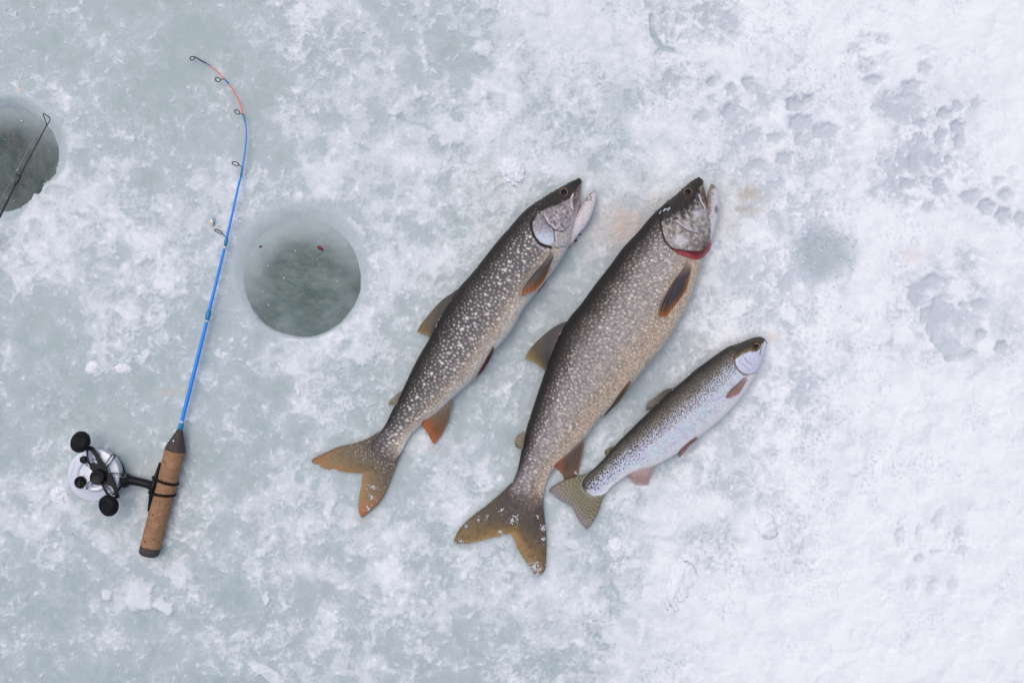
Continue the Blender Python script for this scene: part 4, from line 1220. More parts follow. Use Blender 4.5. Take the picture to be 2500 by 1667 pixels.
# ---------------- rainbow trout (right)
GILL_R = [(1795,862),(1793,876),(1795,890),(1802,903),(1815,913),(1826,915),(1846,910)]
def rain_head(px, py):
    return GILL_R + [(1890, 910), (1890, 810), (1830, 805), (1785, 830)]
def paint_rain(sh, col, sm):
    px, py, v, u = sub_fields(sh)
    vv = v + 0.035 * fbm(px / 22, py / 22, 3, 4) + 0.02 * perlin(px / 5, py / 5, 8)
    vv = vv + 0.10 * ss(.6, .95, u) * (0.5 - np.abs(v - .5))
    col[:] = gradient(vv, [(0, (46,43,40)), (.08, (62,57,50)), (.20, (98,91,80)), (.31, (138,131,122)), (.40, (186,189,198)), (.55, (212,215,222)), (.70, (217,223,230)), (.82, (224,228,235)), (.92, (236,234,236)), (1, (240,237,236))])
    n = fbm(px / 24, py / 24, 41, 3)
    blend(col, ss(.0, .4, n) * ss(.35, .5, v) * (1 - ss(.8, .95, v)) * .5, lin(194, 190, 228))
    blend(col, ss(.05, .4, -n) * ss(.4, .55, v) * (1 - ss(.75, .9, v)) * .55, lin(190, 216, 228))
    blend(col, ss(.1, .4, fbm(px / 14, py / 14, 44, 3)) * (1 - ss(.06, .16, abs(v - .5))) * .6, lin(214, 182, 196))
    blend(col, ss(.7, .95, u) * ss(.35, .6, v) * (1 - ss(.7, .9, v)) * .4, lin(176, 186, 214))
    inh = inpoly(px, py, rain_head(px, py))
    sm[:] = np.where(inh, 0, 1.0 - .5 * ss(.8, 1, v))
    blk = lambda r, u, v: lin(*(np.array([36, 36, 42]) + r.integers(0, 26)))
    scatter_spots(sh, col, 1500, (0.05, 0.56), (0.12, 0.985), lambda r, u, v: 1.5 + 0.9 * r.random(), blk, lambda r, u, v: 0.9 * (1 - .45 * ss(.42, .56, v)), 25, 5.2, mask=~inh, stretch=1.1)
    scatter_spots(sh, col, 330, (0.46, 0.78), (0.12, 0.5), lambda r, u, v: 1.0 + 0.7 * r.random(), lambda r, u, v: lin(92, 92, 116), lambda r, u, v: 0.75 * r.random(), 26, 6, mask=~inh, stretch=1.0)
    scatter_spots(sh, col, 200, (0.4, 0.85), (0.72, 0.99), lambda r, u, v: 1.2 + 1.1 * r.random(), lambda r, u, v: lin(58, 60, 84), lambda r, u, v: 0.85 * (1 - ss(.7, .9, v)), 27, 7.5, mask=~inh, stretch=1.0)
    scatter_spots(sh, col, 14, (0.44, 0.52), (0.2, 0.8), lambda r, u, v: 1.2 + r.random(), lambda r, u, v: lin(150, 84, 96), lambda r, u, v: .7, 28, 9, mask=~inh, stretch=1.6)
    n1 = fbm(px / 8, py / 8, 25, 3)
    h = np.zeros(px.shape + (3,)); h[:] = lin(212, 214, 232)
    blend(h, ss(.05, .4, n1) * .5, lin(206, 200, 226)); blend(h, ss(.05, .4, -n1) * .4, lin(200, 218, 228))
    edge = [(1795, 874), (1812, 862), (1828, 855), (1846, 856), (1858, 838), (1868, 832)]
    above = inpoly(px, py, edge + [(1872, 810), (1780, 810), (1780, 870)])
    dm = np.where(above, 1.0, 1 - ss(0, 5, dpoly(px, py, edge) + 3 * n1))
    blend(h, dm, lin(68, 64, 55))
    blend(h, dm * (1 - ss(2, 7, dpoly(px, py, edge[:4]))) * .6, lin(140, 120, 70))
    blend(h, dm * ss(.25, .42, perlin(px / 3.6, py / 3.6, 47)) * .8, lin(40, 38, 34))
    blend(h, (1 - ss(.8, 2, dpoly(px, py, [(1813, 866), (1822, 880), (1836, 890)]))) * .6, lin(140, 126, 140))
    blend(h, (1 - ss(.5, 1.6, dpoly(px, py, [(1803, 882), (1815, 890), (1830, 905)]))) * .6, lin(176, 140, 150))
    blend(h, (1 - ss(.6, 1.7, dpoly(px, py, [(1865, 838), (1857, 855), (1855, 866)]))) * .85, lin(84, 72, 70))
    blend(h, (1 - ss(1.4, 3, dpoly(px, py, [(1868, 834), (1862, 852)]))) * .8, lin(226, 226, 236))
    blend(h, (1 - ss(2, 5, np.hypot(px - 1873, py - 836))) * .8, lin(92, 88, 104))
    ed = np.hypot(px - 1847, py - 844)
    blend(h, 1 - ss(9, 12.5, ed), lin(58, 52, 44))
    m = inh.astype(float)
    blend(col, m, 0); col += h * m[..., None]
    blend(col, (1 - ss(1, 2.8, dpoly(px, py, GILL_R[:6]))) * 0.85, lin(96, 70, 58))
    blend(col, (1 - ss(1, 3, dpoly(px, py, GILL_R[5:]))) * 0.6, lin(200, 150, 144))

def disp_rain(sh):
    px, py = sh['px'], sh['py']
    inh = inpoly(px, py, rain_head(px, py))
    dg = dpoly(px, py, GILL_R)
    d = np.where(inh, 0.0012 * (1 - ss(0, 22, dg)) * ss(0, 1.5, dg), -0.0008 * (1 - ss(0, 6, dg)))
    ed = np.hypot(px - 1847, py - 844)
    d = d + 0.0008 * (1 - ss(1.5, 4, abs(ed - 11))) - 0.001 * (1 - ss(6, 9, ed))
    return d + 0.0003 * fbm(px / 14, py / 14, 9, 3)

rain, sh_r, _ = build_fish("rainbow_trout", "small silvery rainbow trout with black speckles along its dark back", RAIN, None, M_rain, paint_rain, disp_rain, None, 3, step=1.3, nt_=110, nb=22)

def paint_rain_tail(u, t, px, py, ridge):
    c = gradient(t, [(0, (150,152,140)), (.2, (134,128,98)), (.6, (142,134,106)), (.85, (146,138,128)), (1, (136,126,130))])
    blend(c, 0.5 * (1 - ridge) ** 0.9, lin(78, 72, 60))
    k_ = np.floor(u * 17)
    row = (1 - ss(.28, .5, np.abs((t * 9 + 0.5 * (k_ % 2) + .6 * np.sin(k_ * 5.1)) % 1 - .5) * 2)) * (1 - ss(.25, .6, np.abs((u * 17) % 1 - .5) * 2))
    blend(c, row * .9 * (1 - ss(.72, .9, t)) * ss(.05, .15, t), lin(40, 38, 36))
    blend(c, (1 - ss(0, .05, u)) * .8, lin(52, 50, 50))
    blend(c, (1 - ss(0, .05, 1 - u)) * .5, lin(90, 84, 84))
    return c
make_fin("caudal_fin", rain, RAIN_TAIL['base'], RAIN_TAIL['tip'], RAIN_TAIL['s0'], RAIN_TAIL['s1'], 0.0092, 0.0085, paint_rain_tail, rays=17, ns=160, ntt=64, seed=22, arch=0.002, fringe=0.04)
make_fin("dorsal_fin", rain, [(1653,946),(1634,965),(1613,985),(1594,1004)], [(1578,1003),(1584,1000),(1591,998),(1594,1003)],
         [(1653,946),(1632,948),(1618,954),(1597,971),(1582,981),(1577,991),(1578,1003)], [(1594,1004),(1594,1003)], 0.020, 0.010,
         fin_grad([(0, (64,58,48)), (.4, (104,98,86)), (.9, (142,136,126)), (1, (92,86,80))], .5), rays=11, seed=24)
make_fin("adipose_fin", rain, [(1500,1086),(1492,1099),(1484,1112)], [(1477,1108),(1480,1111),(1483,1112)], [(1500,1086),(1486,1093),(1477,1100),(1477,1108)], [(1484,1112),(1483,1112)],
         0.014, 0.009, fin_grad([(0, (70,64,50)), (.6, (124,116,84)), (1, (60,56,46))], 0.1), rays=4, seed=25, ns=30, ntt=20)
zp = z_top(sh_r, 1816, 926)
def paint_pect_r(u, t, px, py, ridge):
    c = gradient(t, [(0, (206,190,192)), (.25, (166,136,132)), (.7, (156,118,110)), (1, (182,140,130))])
    blend(c, (1 - ss(0, .2, u)) * .6, lin(96, 76, 70))
    blend(c, 0.6 * (1 - ridge) ** 0.9, lin(104, 72, 66))
    return c
blade("pectoral_fin", rain, (1820, 918), (1825, 928), [(1804,933),(1783,952)], [(1771,970),(1778,972),(1786,970),(1804,961),(1814,946),(1822,930)], zp - 0.002, zp - 0.001, paint_pect_r, 26, rays=9, arch=0.003, ns=60, drape=sh_r)
blade("pelvic_fin", rain, (1700, 1064), (1706, 1070), [(1678,1082),(1657,1103)], [(1657,1117),(1662,1114),(1671,1103),(1683,1088),(1702,1072)], 0.020, 0.010, paint_pect_r, 27, rays=7, arch=0.001, ns=50, drape=sh_r)
make_fin("anal_fin", rain, [(1597,1133),(1580,1136),(1560,1142),(1535,1152)], [(1583,1183),(1570,1184),(1552,1182),(1541,1172),(1532,1162)], [(1597,1133),(1593,1151),(1586,1169),(1583,1183)], [(1535,1152),(1532,1162)],
         0.014, 0.005, fin_grad([(0, (214,200,200)), (.25, (188,164,162)), (.8, (178,150,146)), (1, (196,176,174))], .7, (130, 92, 88)), rays=11, seed=28)
make_eye(rain, 1847, 844, z_top(sh_r, 1847, 844) - 0.0004, 8.6, (176, 140, 84), (56, 50, 42), tilt=(0.1, -0.2))

# ------------------------------------------------------------------ tubes, lathes, prisms
def tube_verts(P, R, n=14):
    P = np.asarray(P, float); R = np.broadcast_to(np.asarray(R, float), (len(P),))
    T = np.gradient(P, axis=0); T /= np.linalg.norm(T, axis=1)[:, None] + 1e-12
    up = np.array([0, 0, 1.0])
    if abs(T[0] @ up) > 0.9: up = np.array([1.0, 0, 0])
    a = np.linspace(0, 2 * np.pi, n, endpoint=False)
    out = []; prev = None
    for p, t, r in zip(P, T, R):
        s = np.cross(t, up if prev is None else prev); s = np.cross(t, prev) if prev is not None else s
        if prev is None:
            s = np.cross(t, up); s /= np.linalg.norm(s); q = np.cross(s, t)
        else:
            q = prev - (prev @ t) * t; q /= np.linalg.norm(q); s = np.cross(t, q)
        prev = q
        out.append(p + r * (np.cos(a)[:, None] * s + np.sin(a)[:, None] * q))
    return np.array(out)

def tube(name, P, R, mat, n=14, col=None, closed=False, parent=None, flat=None):
    V = tube_verts(P, R, n)
    k = len(V)
    f = grid_faces(k, n, wrap=True)
    if closed:
        j = np.arange(n)
        f = np.vstack([f, np.stack([(k - 1) * n + j, (k - 1) * n + (j + 1) % n, (j + 1) % n, j], -1)])
        faces = f
        verts = V.reshape(-1, 3); cc = None if col is None else np.repeat(col, n, axis=0)
    else:
        verts = np.vstack([V.reshape(-1, 3), P[0], P[-1]])
        b0, b1 = k * n, k * n + 1
        j = np.arange(n)
        c0 = np.stack([j, (j + 1) % n, np.full(n, b0), np.full(n, b0)], -1)
        faces = [tuple(int(q) for q in r) for r in f] + [(int((x + 1) % n), int(x), b0) for x in j] + [((k - 1) * n + int(x), (k - 1) * n + int((x + 1) % n), b1) for x in j]
        cc = None if col is None else np.vstack([np.repeat(col, n, axis=0), col[:1], col[-1:]])
    extra = None
    if flat is not None:
        aa = np.tile(np.arange(n) / n * flat[1], k); ss_ = np.repeat(flat[0], n)
        fl = np.stack([ss_, np.abs(aa - flat[1] / 2), 0 * aa], -1)
        if not closed:
            fl = np.vstack([fl, fl[:1], fl[-1:]])
        extra = {"flat": fl}
    o = mesh_from(name, verts, faces, mat, col=cc, extra=extra)
    if parent: place(o, parent)
    return o

def lathe(name, c, prof, mat, n=48, parent=None, ax=(0, 0, 1)):
    """prof: list of (radius, height) along axis, world metres; c world centre"""
    ax = np.asarray(ax, float); ax /= np.linalg.norm(ax)
    e = np.array([1.0, 0, 0]) if abs(ax[0]) < 0.9 else np.array([0, 1.0, 0])
    s = np.cross(ax, e); s /= np.linalg.norm(s); q = np.cross(ax, s)
    a = np.linspace(0, 2 * np.pi, n, endpoint=False)
    V = []
    for r, h in prof:
        V.append(np.asarray(c) + ax * h + r * (np.cos(a)[:, None] * s + np.sin(a)[:, None] * q))
    V = np.array(V); k = len(prof)
    faces = [tuple(int(x) for x in r) for r in grid_faces(k, n, wrap=True)]
    faces.append(tuple(range(n - 1, -1, -1))); faces.append(tuple((k - 1) * n + x for x in range(n)))
    o = mesh_from(name, V.reshape(-1, 3), faces, mat, smooth=True)
    fix_normals(o)
    if parent: place(o, parent)
    return o

def fix_normals(o, bevel=None):
    import bmesh
    bm = bmesh.new(); bm.from_mesh(o.data); bmesh.ops.recalc_face_normals(bm, faces=bm.faces); bm.to_mesh(o.data); bm.free()

def ring_prism(name, outer, inner, z0, z1, mat, parent=None, chamfer=0.0008, rimmat=None):
    """flat plate with an optional opening; outer / inner same-length world-xy loops"""
    n = len(outer)
    outer = np.asarray(outer); V = []; F = []
    def loop(pts, z):
        b = len(V)
        for p in pts: V.append((p[0], p[1], z))
        return b
    o0 = loop(outer, z0); o1 = loop(outer, z1)
    for k in range(n):
        F.append((o0 + k, o0 + (k + 1) % n, o1 + (k + 1) % n, o1 + k))
    mi = [0] * n
    if inner is None:
        F.append(tuple(o1 + k for k in range(n))); F.append(tuple(o0 + k for k in range(n - 1, -1, -1))); mi += [0, 0]
    else:
        inner = np.asarray(inner)
        c = inner.mean(0)
        mid = inner + (inner - c) / (np.linalg.norm(inner - c, axis=1)[:, None] + 1e-9) * chamfer * 1.6
        m1 = loop(mid, z1); i1 = loop(inner, z1 - chamfer); i0 = loop(inner, z0)
        for k in range(n):
            k2 = (k + 1) % n
            F.append((o1 + k, o1 + k2, m1 + k2, m1 + k)); mi.append(0)
            F.append((m1 + k, m1 + k2, i1 + k2, i1 + k)); mi.append(1)
            F.append((i1 + k, i1 + k2, i0 + k2, i0 + k)); mi.append(1)
            F.append((i0 + k, i0 + k2, o0 + k2, o0 + k)); mi.append(0)
    o = mesh_from(name, V, F, mat, smooth=False)
    if rimmat:
        o.data.materials.append(rimmat)
        o.data.polygons.foreach_set("material_index", np.array(mi, np.int32))
    fix_normals(o)
    if parent: place(o, parent)
    return o

def rounded_loop(poly, n, r):
    """resample a polygon with rounded corners to n points (start aligned)"""
    P = np.asarray(poly, float); out = []
    m = len(P)
    for k in range(m):
        a, b, c = P[k - 1], P[k], P[(k + 1) % m]
        d1 = (a - b); l1 = np.linalg.norm(d1); d2 = (c - b); l2 = np.linalg.norm(d2)
        rr = min(r, l1 * .45, l2 * .45)
        p1 = b + d1 / l1 * rr; p2 = b + d2 / l2 * rr
        for t in np.linspace(0, 1, 8):
            out.append((1 - t) ** 2 * p1 + 2 * t * (1 - t) * b + t * t * p2)
    out.append(out[0])
    return resample(out, n + 1, smooth=False)[:-1]

# ------------------------------------------------------------------ blue ice-fishing rod
rod = empty("fishing_rod", "blue ice fishing rod with orange bent tip and cork handle", "fishing rod", at(400, 1220, 0))
ROD = [  # x, y, z, radius(ref units)
 (440,1047,.0165,5.6),(446,1020,.0165,5.0),(470,925,.0165,4.7),(486,860,.0165,4.4),(501,800,.0165,4.2),(511,758,.0165,3.9),(532,672,.0165,3.5),(549,602,.0165,3.2),
 (555,575,.0165,3.1),(568,518,.0165,2.8),(583,450,.016,2.6),(588,432,.016,2.4),(592,408,.016,2.2),(598,370,.015,1.9),(601,340,.015,1.8),(601,318,.015,1.7),(598,297,.014,1.6),
 (594,280,.014,1.5),(585,251,.013,1.4),(574,229,.013,1.35),(560,207,.012,1.3),(549,195,.012,1.25),(530,175,.011,1.2),(514,162,.011,1.2),(502,154,.010,1.15)]
R4 = catmull(ROD, 360)
d = np.r_[0, np.cumsum(np.linalg.norm(np.diff(R4[:, :2], axis=0), axis=1))]
def rod_at(y):      # index of the point with the given reference y (monotone along the rod)
    return int(np.argmin(np.abs(R4[:, 1] - y)))
bc = np.zeros((len(R4), 3))
blue1, blue2, orange = lin(10, 140, 240), lin(60, 134, 222), lin(255, 92, 24)
for k, (x, y, z, r) in enumerate(R4):
    f = float(ss(470, 330, y))
    bc[k] = blue1 * (1 - f) + blue2 * f
    if y < 288: bc[k] = orange
PR = np.array([at(x, y, z) for x, y, z, r in R4])
tube("rod_blank", PR, R4[:, 3] * S, M_blank, n=16, col=bc, parent=rod)
teal = lin(10, 128, 180)
def wrap(y0, y1, extra, rgb=teal, taper=True):
    i, j = sorted((rod_at(y0), rod_at(y1)))
    P = PR[i:j + 1]; n = len(P)
    if n < 3:
        P = PR[i - 1:i + 2]; n = 3; j = i + 1; i = i - 1
    t = np.linspace(0, 1, n)
    e = extra * (np.clip(np.minimum(t, 1 - t) * 6, 0.15, 1) if taper else 1)
    tube("thread_wrap", P, (R4[i:i + n, 3] + e) * S, M_blank, n=16, col=np.tile(rgb, (n, 1)), parent=rod)
for y0, y1, e in ((433, 410, .8), (602, 579, 1.3), (782, 757, 2.2), (299, 280, .8), (206, 195, .7), (161, 154, .5)):
    wrap(y0, y1, e)
for y0, y1, e in ((604.5, 601, 1.5), (786, 782, 1.2), (1031, 1027, 1.0)):
    wrap(y0, y1, e, lin(190, 206, 220), False)
tube("winding_check", [at(440, 1050, .0165), at(442, 1038, .0165), at(445, 1030, .0165)], np.array([7.2, 6.4, 5.2]) * S, M_blank, n=20, col=np.tile(teal, (3, 1)), parent=rod)

def guide(foot, near, far, wid, z_f, z_r):
    """wire loop: foot on the rod, ring reaching out from near to far"""
    f = np.array(at(*foot, z_f)); a = np.array(at(*near, z_r)); b = np.array(at(*far, z_r + 0.001))
    c = (a + b) / 2; ex = (b - a) / 2; L = np.linalg.norm(ex)
    side = np.cross(ex / L, [0, 0, 1]) * wid * S
    th = np.linspace(0, 2 * np.pi, 36, endpoint=False)
    ring = c - np.cos(th)[:, None] * ex + np.sin(th)[:, None] * side + np.array([0, 0, 1]) * (np.sin(th)[:, None] * 0.002)
    g = tube("line_guide", ring, 1.15 * S, M_wire, n=8, closed=True, parent=rod)
    st = tube("guide_foot", catmull([f, (f * .5 + a * .5) + np.array([0, 0, .001]), a], 10), 1.0 * S, M_wire, n=8)
    st.parent = g
guide((551, 579), (543, 570), (524, 561), 3.0, .0165, .017)
guide((592, 409), (583, 402), (567, 398), 4.0, .017, .018)
guide((594, 280), (585, 277), (573, 271), 4.5, .015, .018)
guide((549, 194), (538, 195), (526, 195), 4.5, .013, .017)
tube("tip_tube", [at(503, 155, .010), at(490, 148, .010), at(477, 140, .010)], np.array([1.6, 1.5, 1.3]) * S, M_wire, n=10, parent=rod)
guide((478, 140), (474, 140), (465, 146), 3.4, .010, .012)

# handle: rear cap, cork barrel, fore cone
def along(p0, p1, n):
    return [np.array(p0) * (1 - t) + np.array(p1) * t for t in np.linspace(0, 1, n)]
zh = 0.0168
ha, hb = at(427, 1100, zh), at(367.5, 1334, zh)
cork_len = 242
tube("cork_grip", along(ha, hb, 90), 24.2 * S * (1 + 0.006 * np.sin(np.linspace(0, 60, 90))), M_cork, n=48, parent=rod, flat=(np.linspace(0, cork_len, 90), 150))
P = along(at(440, 1048, zh), ha, 24)
rr = np.interp(np.linspace(0, 1, 24), [0, .1, .8, .95, 1], [6.8, 8.2, 22.5, 24.2, 24.3])
tube("fore_grip", P, rr * S, M_rcork, n=48, parent=rod)
P = along(hb, at(362.5, 1355, zh), 12)
rr = np.interp(np.linspace(0, 1, 12), [0, .55, .85, 1], [24.3, 24.3, 23, 19.5])
tube("butt_cap", P, rr * S, M_rcork, n=48, parent=rod)
lathe("hook_keeper", at(424, 1076, zh + 0.0125), [(.0008, 0), (.0018, .0006), (.0017, .0016), (.0006, .002)], M_chrome, 16, rod)

# ---- reel (one part of the rod, its pieces as sub-parts)
def W(x, y, z):
    p = at(x, y, z); return np.array(p)
ZP = 0.030                     # face plate height
cpl = W(228, 1159, ZP)
prof = [(.030, -.022), (.0405, -.022), (.0425, -.020), (.0428, -.006), (.0425, -.003), (.0432, -.002), (.0434, -.0006), (.0430, 0.0)]
prof += [(.0425, .0003), (.0285, .0003), (.0280, .0008), (.0272, .0008), (.0268, .0001), (.0120, 0.0)]
reel = lathe("reel", cpl, prof, M_satin, 96)
place(reel, rod)
reel["label"] = "polished aluminium inline reel with black handle"
def rp(o):          # sub-part of the reel: reel mesh carries world coordinates, so identity offset
    o.parent = reel; o.location = (0, 0, 0)
    return o
def rlathe(name, c, prof, mat, n=40, ax=(0, 0, 1)):
    return rp(lathe(name, c, prof, mat, n, None, ax))
rlathe("side_plate", cpl + np.array([0.0035, -0.0025, -0.026]), [(.034, 0), (.0400, .001), (.0405, .003), (.0405, .0038), (.034, .0042)], M_anod, 72)
# hub ring on the face
rlathe("spool_hub", cpl + np.array([.003, -.001, 0.0008]), [(.0260, 0), (.0262, .0012), (.0255, .0020), (.0235, .0024), (.0215, .0014), (.0180, .0012), (.0172, .0034), (.0165, .0040), (.0060, .0042)], M_satin, 72)
rlathe("spool_band", cpl + np.array([.003, -.001, 0.0]), [(.0272, -.0005), (.0272, .0007), (.0262, .0012), (.0261, -.0004)], M_dkmetal, 72)
rlathe("drag_knob", W(200, 1176, ZP), [(.0100, 0), (.0104, .001), (.0104, .006), (.0098, .0074), (.0085, .0079), (.0082, .0068), (.0020, .0068)], M_black, 40)
o = rp(mesh_from("drag_slot", *(lambda c: ([c + np.array(q) for q in [(-.0012, -.007, .0066), (.0012, -.007, .0066), (.0012, .007, .0066), (-.0012, .007, .0066), (-.0012, -.007, .0084), (.0012, -.007, .0084), (.0012, .007, .0084), (-.0012, .007, .0084)]],
        [(0, 1, 5, 4), (1, 2, 6, 5), (2, 3, 7, 6), (3, 0, 4, 7), (4, 5, 6, 7), (3, 2, 1, 0)]))(W(200, 1176, ZP)), M_black, smooth=False))
rlathe("clicker_button", W(206, 1121, ZP), [(.0058, 0), (.0062, .001), (.0062, .0045), (.0054, .0058), (.002, .0062)], M_black, 32)
# crank: two slotted arms, three spokes, hub and knobs
ZA, ZB = ZP + .0075, ZP + .0115
hub = (243, 1158)
def loop_at(pts, z, n=64, r=3.0):
    return np.array([at(x, y, z)[:2] for x, y in rounded_loop(pts, n, r)])
arm1_o = [(206,1090),(227,1090),(262,1146),(255,1166),(226,1148),(212,1130),(209,1110)]
arm1_i = [(214,1099),(223,1098),(241,1130),(238,1134),(221,1131),(217,1126),(216,1112)]
def arm(poly_o, poly_i, name="crank_arm"):
    return rp(ring_prism(name, loop_at(poly_o, ZB, 72, 4), loop_at(poly_i, ZB, 72, 3), ZA, ZB, M_anod, None, .0009, M_chrome))
# outline loops start at matching corners so that the plate between them stays untwisted
arm([(209,1088),(226,1090),(264,1150),(250,1168),(224,1150),(212,1122)], [(216,1102),(221,1101),(237,1128),(235,1131),(222,1127),(218,1116)])
arm([(291,1216),(264,1217),(238,1166),(252,1150),(270,1156),(284,1190)], [(280,1210),(273,1209),(256,1186),(258,1184),(270,1188),(275,1198)])
def spoke(x, y, w0, w1):
    a = np.array(hub, float); b = np.array((x, y), float); t = (b - a) / np.linalg.norm(b - a); q = np.array([-t[1], t[0]])
    a2 = a + t * 15
    o = [b + t * 3 + q * w1 * .7, b + t * 3 - q * w1 * .7, b - q * w1, a2 - q * w0, a2 + q * w0, b + q * w1]
    b2 = b - t * 1.5; a3 = a2 + t * 7
    i = [b2 + t * 2 + q * w1 * .3, b2 + t * 2 - q * w1 * .3, b2 - q * w1 * .5, a3 - q * w0 * .4, a3 + q * w0 * .4, b2 + q * w1 * .5]
    rp(ring_prism("crank_spoke", loop_at(o, ZB, 56, 3), loop_at(i, ZB, 56, 2), ZA, ZB - .0004, M_anod, None, .0011, M_chrome))
spoke(276, 1112, 5, 5.5); spoke(304, 1161, 5, 5.5); spoke(207, 1190, 5, 5.0); spoke(211, 1132, 4, 4)
rlathe("crank_hub", W(246, 1162, ZA - .004), [(.0135, 0), (.0142, .002), (.0142, .006), (.0128, .0085), (.0122, .0150), (.0116, .0166), (.0100, .0172), (.0092, .0166), (.0020, .0166)], M_black, 48)
def knob(x, y, ax):
    c = W(x, y, ZB)
    rlathe("crank_knob", c, [(.0055, -.001), (.0070, .0005), (.0125, .0035), (.0170, .009), (.0182, .0135), (.0172, .0180), (.0135, .0215), (.0112, .0226), (.0106, .0218), (.0040, .0216)], M_matte, 44, ax)
knob(211, 1083, (-.42, .36, 1)); knob(280, 1228, (-.42, -.16, 1))
# faint engraved chevron on the plate
for k, (dx, dy) in enumerate(((0, 0), (4, 4))):
    V = [at(238 - dx * .2, 1104 + dy, ZP + .0006), at(247 - dx * .6, 1104 + dy, ZP + .0006), at(244.5 - dx * .6, 1112 + dy * .6, ZP + .0006)]
    rp(tube("engraved_mark", V, .0005, M_ink, n=6))
# tiny worn lettering down the left side, too small to read
for k in range(11):
    t = k / 10
    x, y = 171 + 11 * (1 - t) ** 1.3, 1124 + 40 * t
    rp(tube("engraved_mark", [at(x, y, ZP + .0003), at(x + 3.2, y + 1.0, ZP + .0003)], .00042, M_ink, n=5))
# foot and stem
zf = 0.015
P = catmull([W(303, 1172, .013), W(318, 1172, .014), W(340, 1176, zf), W(362, 1182, zf), W(376, 1187, zf)], 20)
rp(tube("reel_stem", P, np.interp(np.linspace(0, 1, 20), [0, .12, .3, .75, 1], [19, 17, 10.5, 10, 14]) * S, M_black, n=24))
P = catmull([W(391, 1128, .024), W(386, 1146, .026), W(379, 1170, .027), W(374, 1186, .027), W(370, 1203, .027), W(366, 1226, .026), W(362, 1247, .024)], 30)
rp(tube("reel_foot", P, np.interp(np.linspace(0, 1, 30), [0, .3, .5, .7, 1], [2.4, 5, 8.5, 5, 2.4]) * S, M_black, n=16))
# rubber rings binding the reel foot to the cork
def oring(x, y, tilt):
    c = W(x, y, zh); ax = np.array([427 - 367.5, -(1100 - 1334), 0.0]); ax /= np.linalg.norm(ax)
    ax = ax + np.array([tilt * ax[1], -tilt * ax[0], 0])
    ax /= np.linalg.norm(ax)
    s = np.cross(ax, [0, 0, 1]); s /= np.linalg.norm(s)
    th = np.linspace(0, 2 * np.pi, 48, endpoint=False)
    left = np.where(np.cos(th) < 0, 1.0, 0)[:, None]
    r = np.array([27.0 + (6.5 if math.cos(q) < 0 else 0) * abs(math.cos(q)) for q in th]) * S
    ring = c + (np.cos(th) * r)[:, None] * s + (np.sin(th) * 27 * S)[:, None] * np.array([0, 0, 1.0])
    # s points along +x
    if s[0] < 0:
        ring = c - (np.cos(th) * r)[:, None] * s + (np.sin(th) * 27 * S)[:, None] * np.array([0, 0, 1.0])
    rp(tube("rubber_ring", ring, 3.2 * S, M_matte, n=12, closed=True))
oring(407, 1174, 0.06); oring(399, 1205, -0.10)

# ------------------------------------------------------------------ second rod at the left edge
rod2 = empty("fishing_rod", "thin black rod tip over the hole at the left edge", "fishing rod", at(0, 520, 0))
zt = 0.030
R2 = catmull([(116,302,zt,1.4),(80,370,zt,1.8),(47,432,zt,2.4),(2,523,.029,3.2),(-120,770,.026,4.2),(-260,1050,.020,5.0)], 60)
P2 = np.array([at(x, y, z) for x, y, z, r in R2])
tube("rod_blank", P2, R2[:, 3] * S, M_graphite, n=12, parent=rod2)
tube("cork_grip", along(at(-258, 1046, .020), at(-345, 1222, .018), 30), 24 * S, M_cork, n=32, parent=rod2, flat=(np.linspace(0, 200, 30), 150))
tip = [at(115, 306, zt), at(105, 279, zt + .004), at(107, 277.5, zt + .004), at(121, 287, zt), at(122.5, 291, zt), at(119, 300, zt)]
tube("tip_guide", resample(tip + [tip[0]], 40, smooth=False)[:-1], 1.1 * S, M_wire, n=8, closed=True, parent=rod2)
tube("thread_wrap", [at(50, 427, zt), at(46, 435, zt), at(40, 447, zt), at(36, 455, zt)], np.array([2.2, 4.4, 4.0, 2.8]) * S, M_graphite, n=12, parent=rod2)
tube("line_guide", [at(49, 432, zt), at(44, 428, zt + .003), at(36, 423, zt + .005)], 1.0 * S, M_wire, n=8, parent=rod2)
tube("fishing_line", [at(106, 298, zt + .003), at(36.5, 424, zt + .005), at(-80, 640, zt + .006)], 0.5 * S, M_line, n=6, parent=rod2)

# ------------------------------------------------------------------ jig
jig = empty("ice_jig", "tiny teardrop jig in white, orange and teal beside the blue rod", "lure", at(519, 543, 0))
gz0 = ground_z(519, 543)[0]
nr, na = 26, 24
tt = np.linspace(0, 1, nr)
radp = np.interp(tt, [0, .08, .25, .45, .7, .92, 1], [.4, 3.6, 5.6, 5.4, 3.6, 1.5, .3])
V = []; Cc = []
for t, r in zip(tt, radp):
    for k in range(na):
        a = 2 * math.pi * k / na
        x = 518 + 1.6 * (t - .5) + r * math.cos(a); y = 536 + 16.5 * t
        V.append(at(x, y, gz0 + .0036 + r * S * .9 * math.sin(a)))
        s = math.cos(a)
        c = lin(238, 240, 240)
        if s > .45: c = lin(0, 168, 190)
        elif s < -.2 and t > .3: c = lin(250, 206, 96) * (1 - t) + lin(250, 128, 40) * t
        if t > .9: c = lin(236, 110, 40)
        Cc.append(c)
body = mesh_from("jig_body", V, grid_faces(nr, na, wrap=True), M_blank, col=np.array(Cc)); fix_normals(body); place(body, jig)
tube("hook", catmull([at(519, 537, gz0 + .004), at(521, 533, gz0 + .006), at(525, 534, gz0 + .007), at(526, 540, gz0 + .005)], 14), .45 * S, M_wire, n=6, parent=jig)

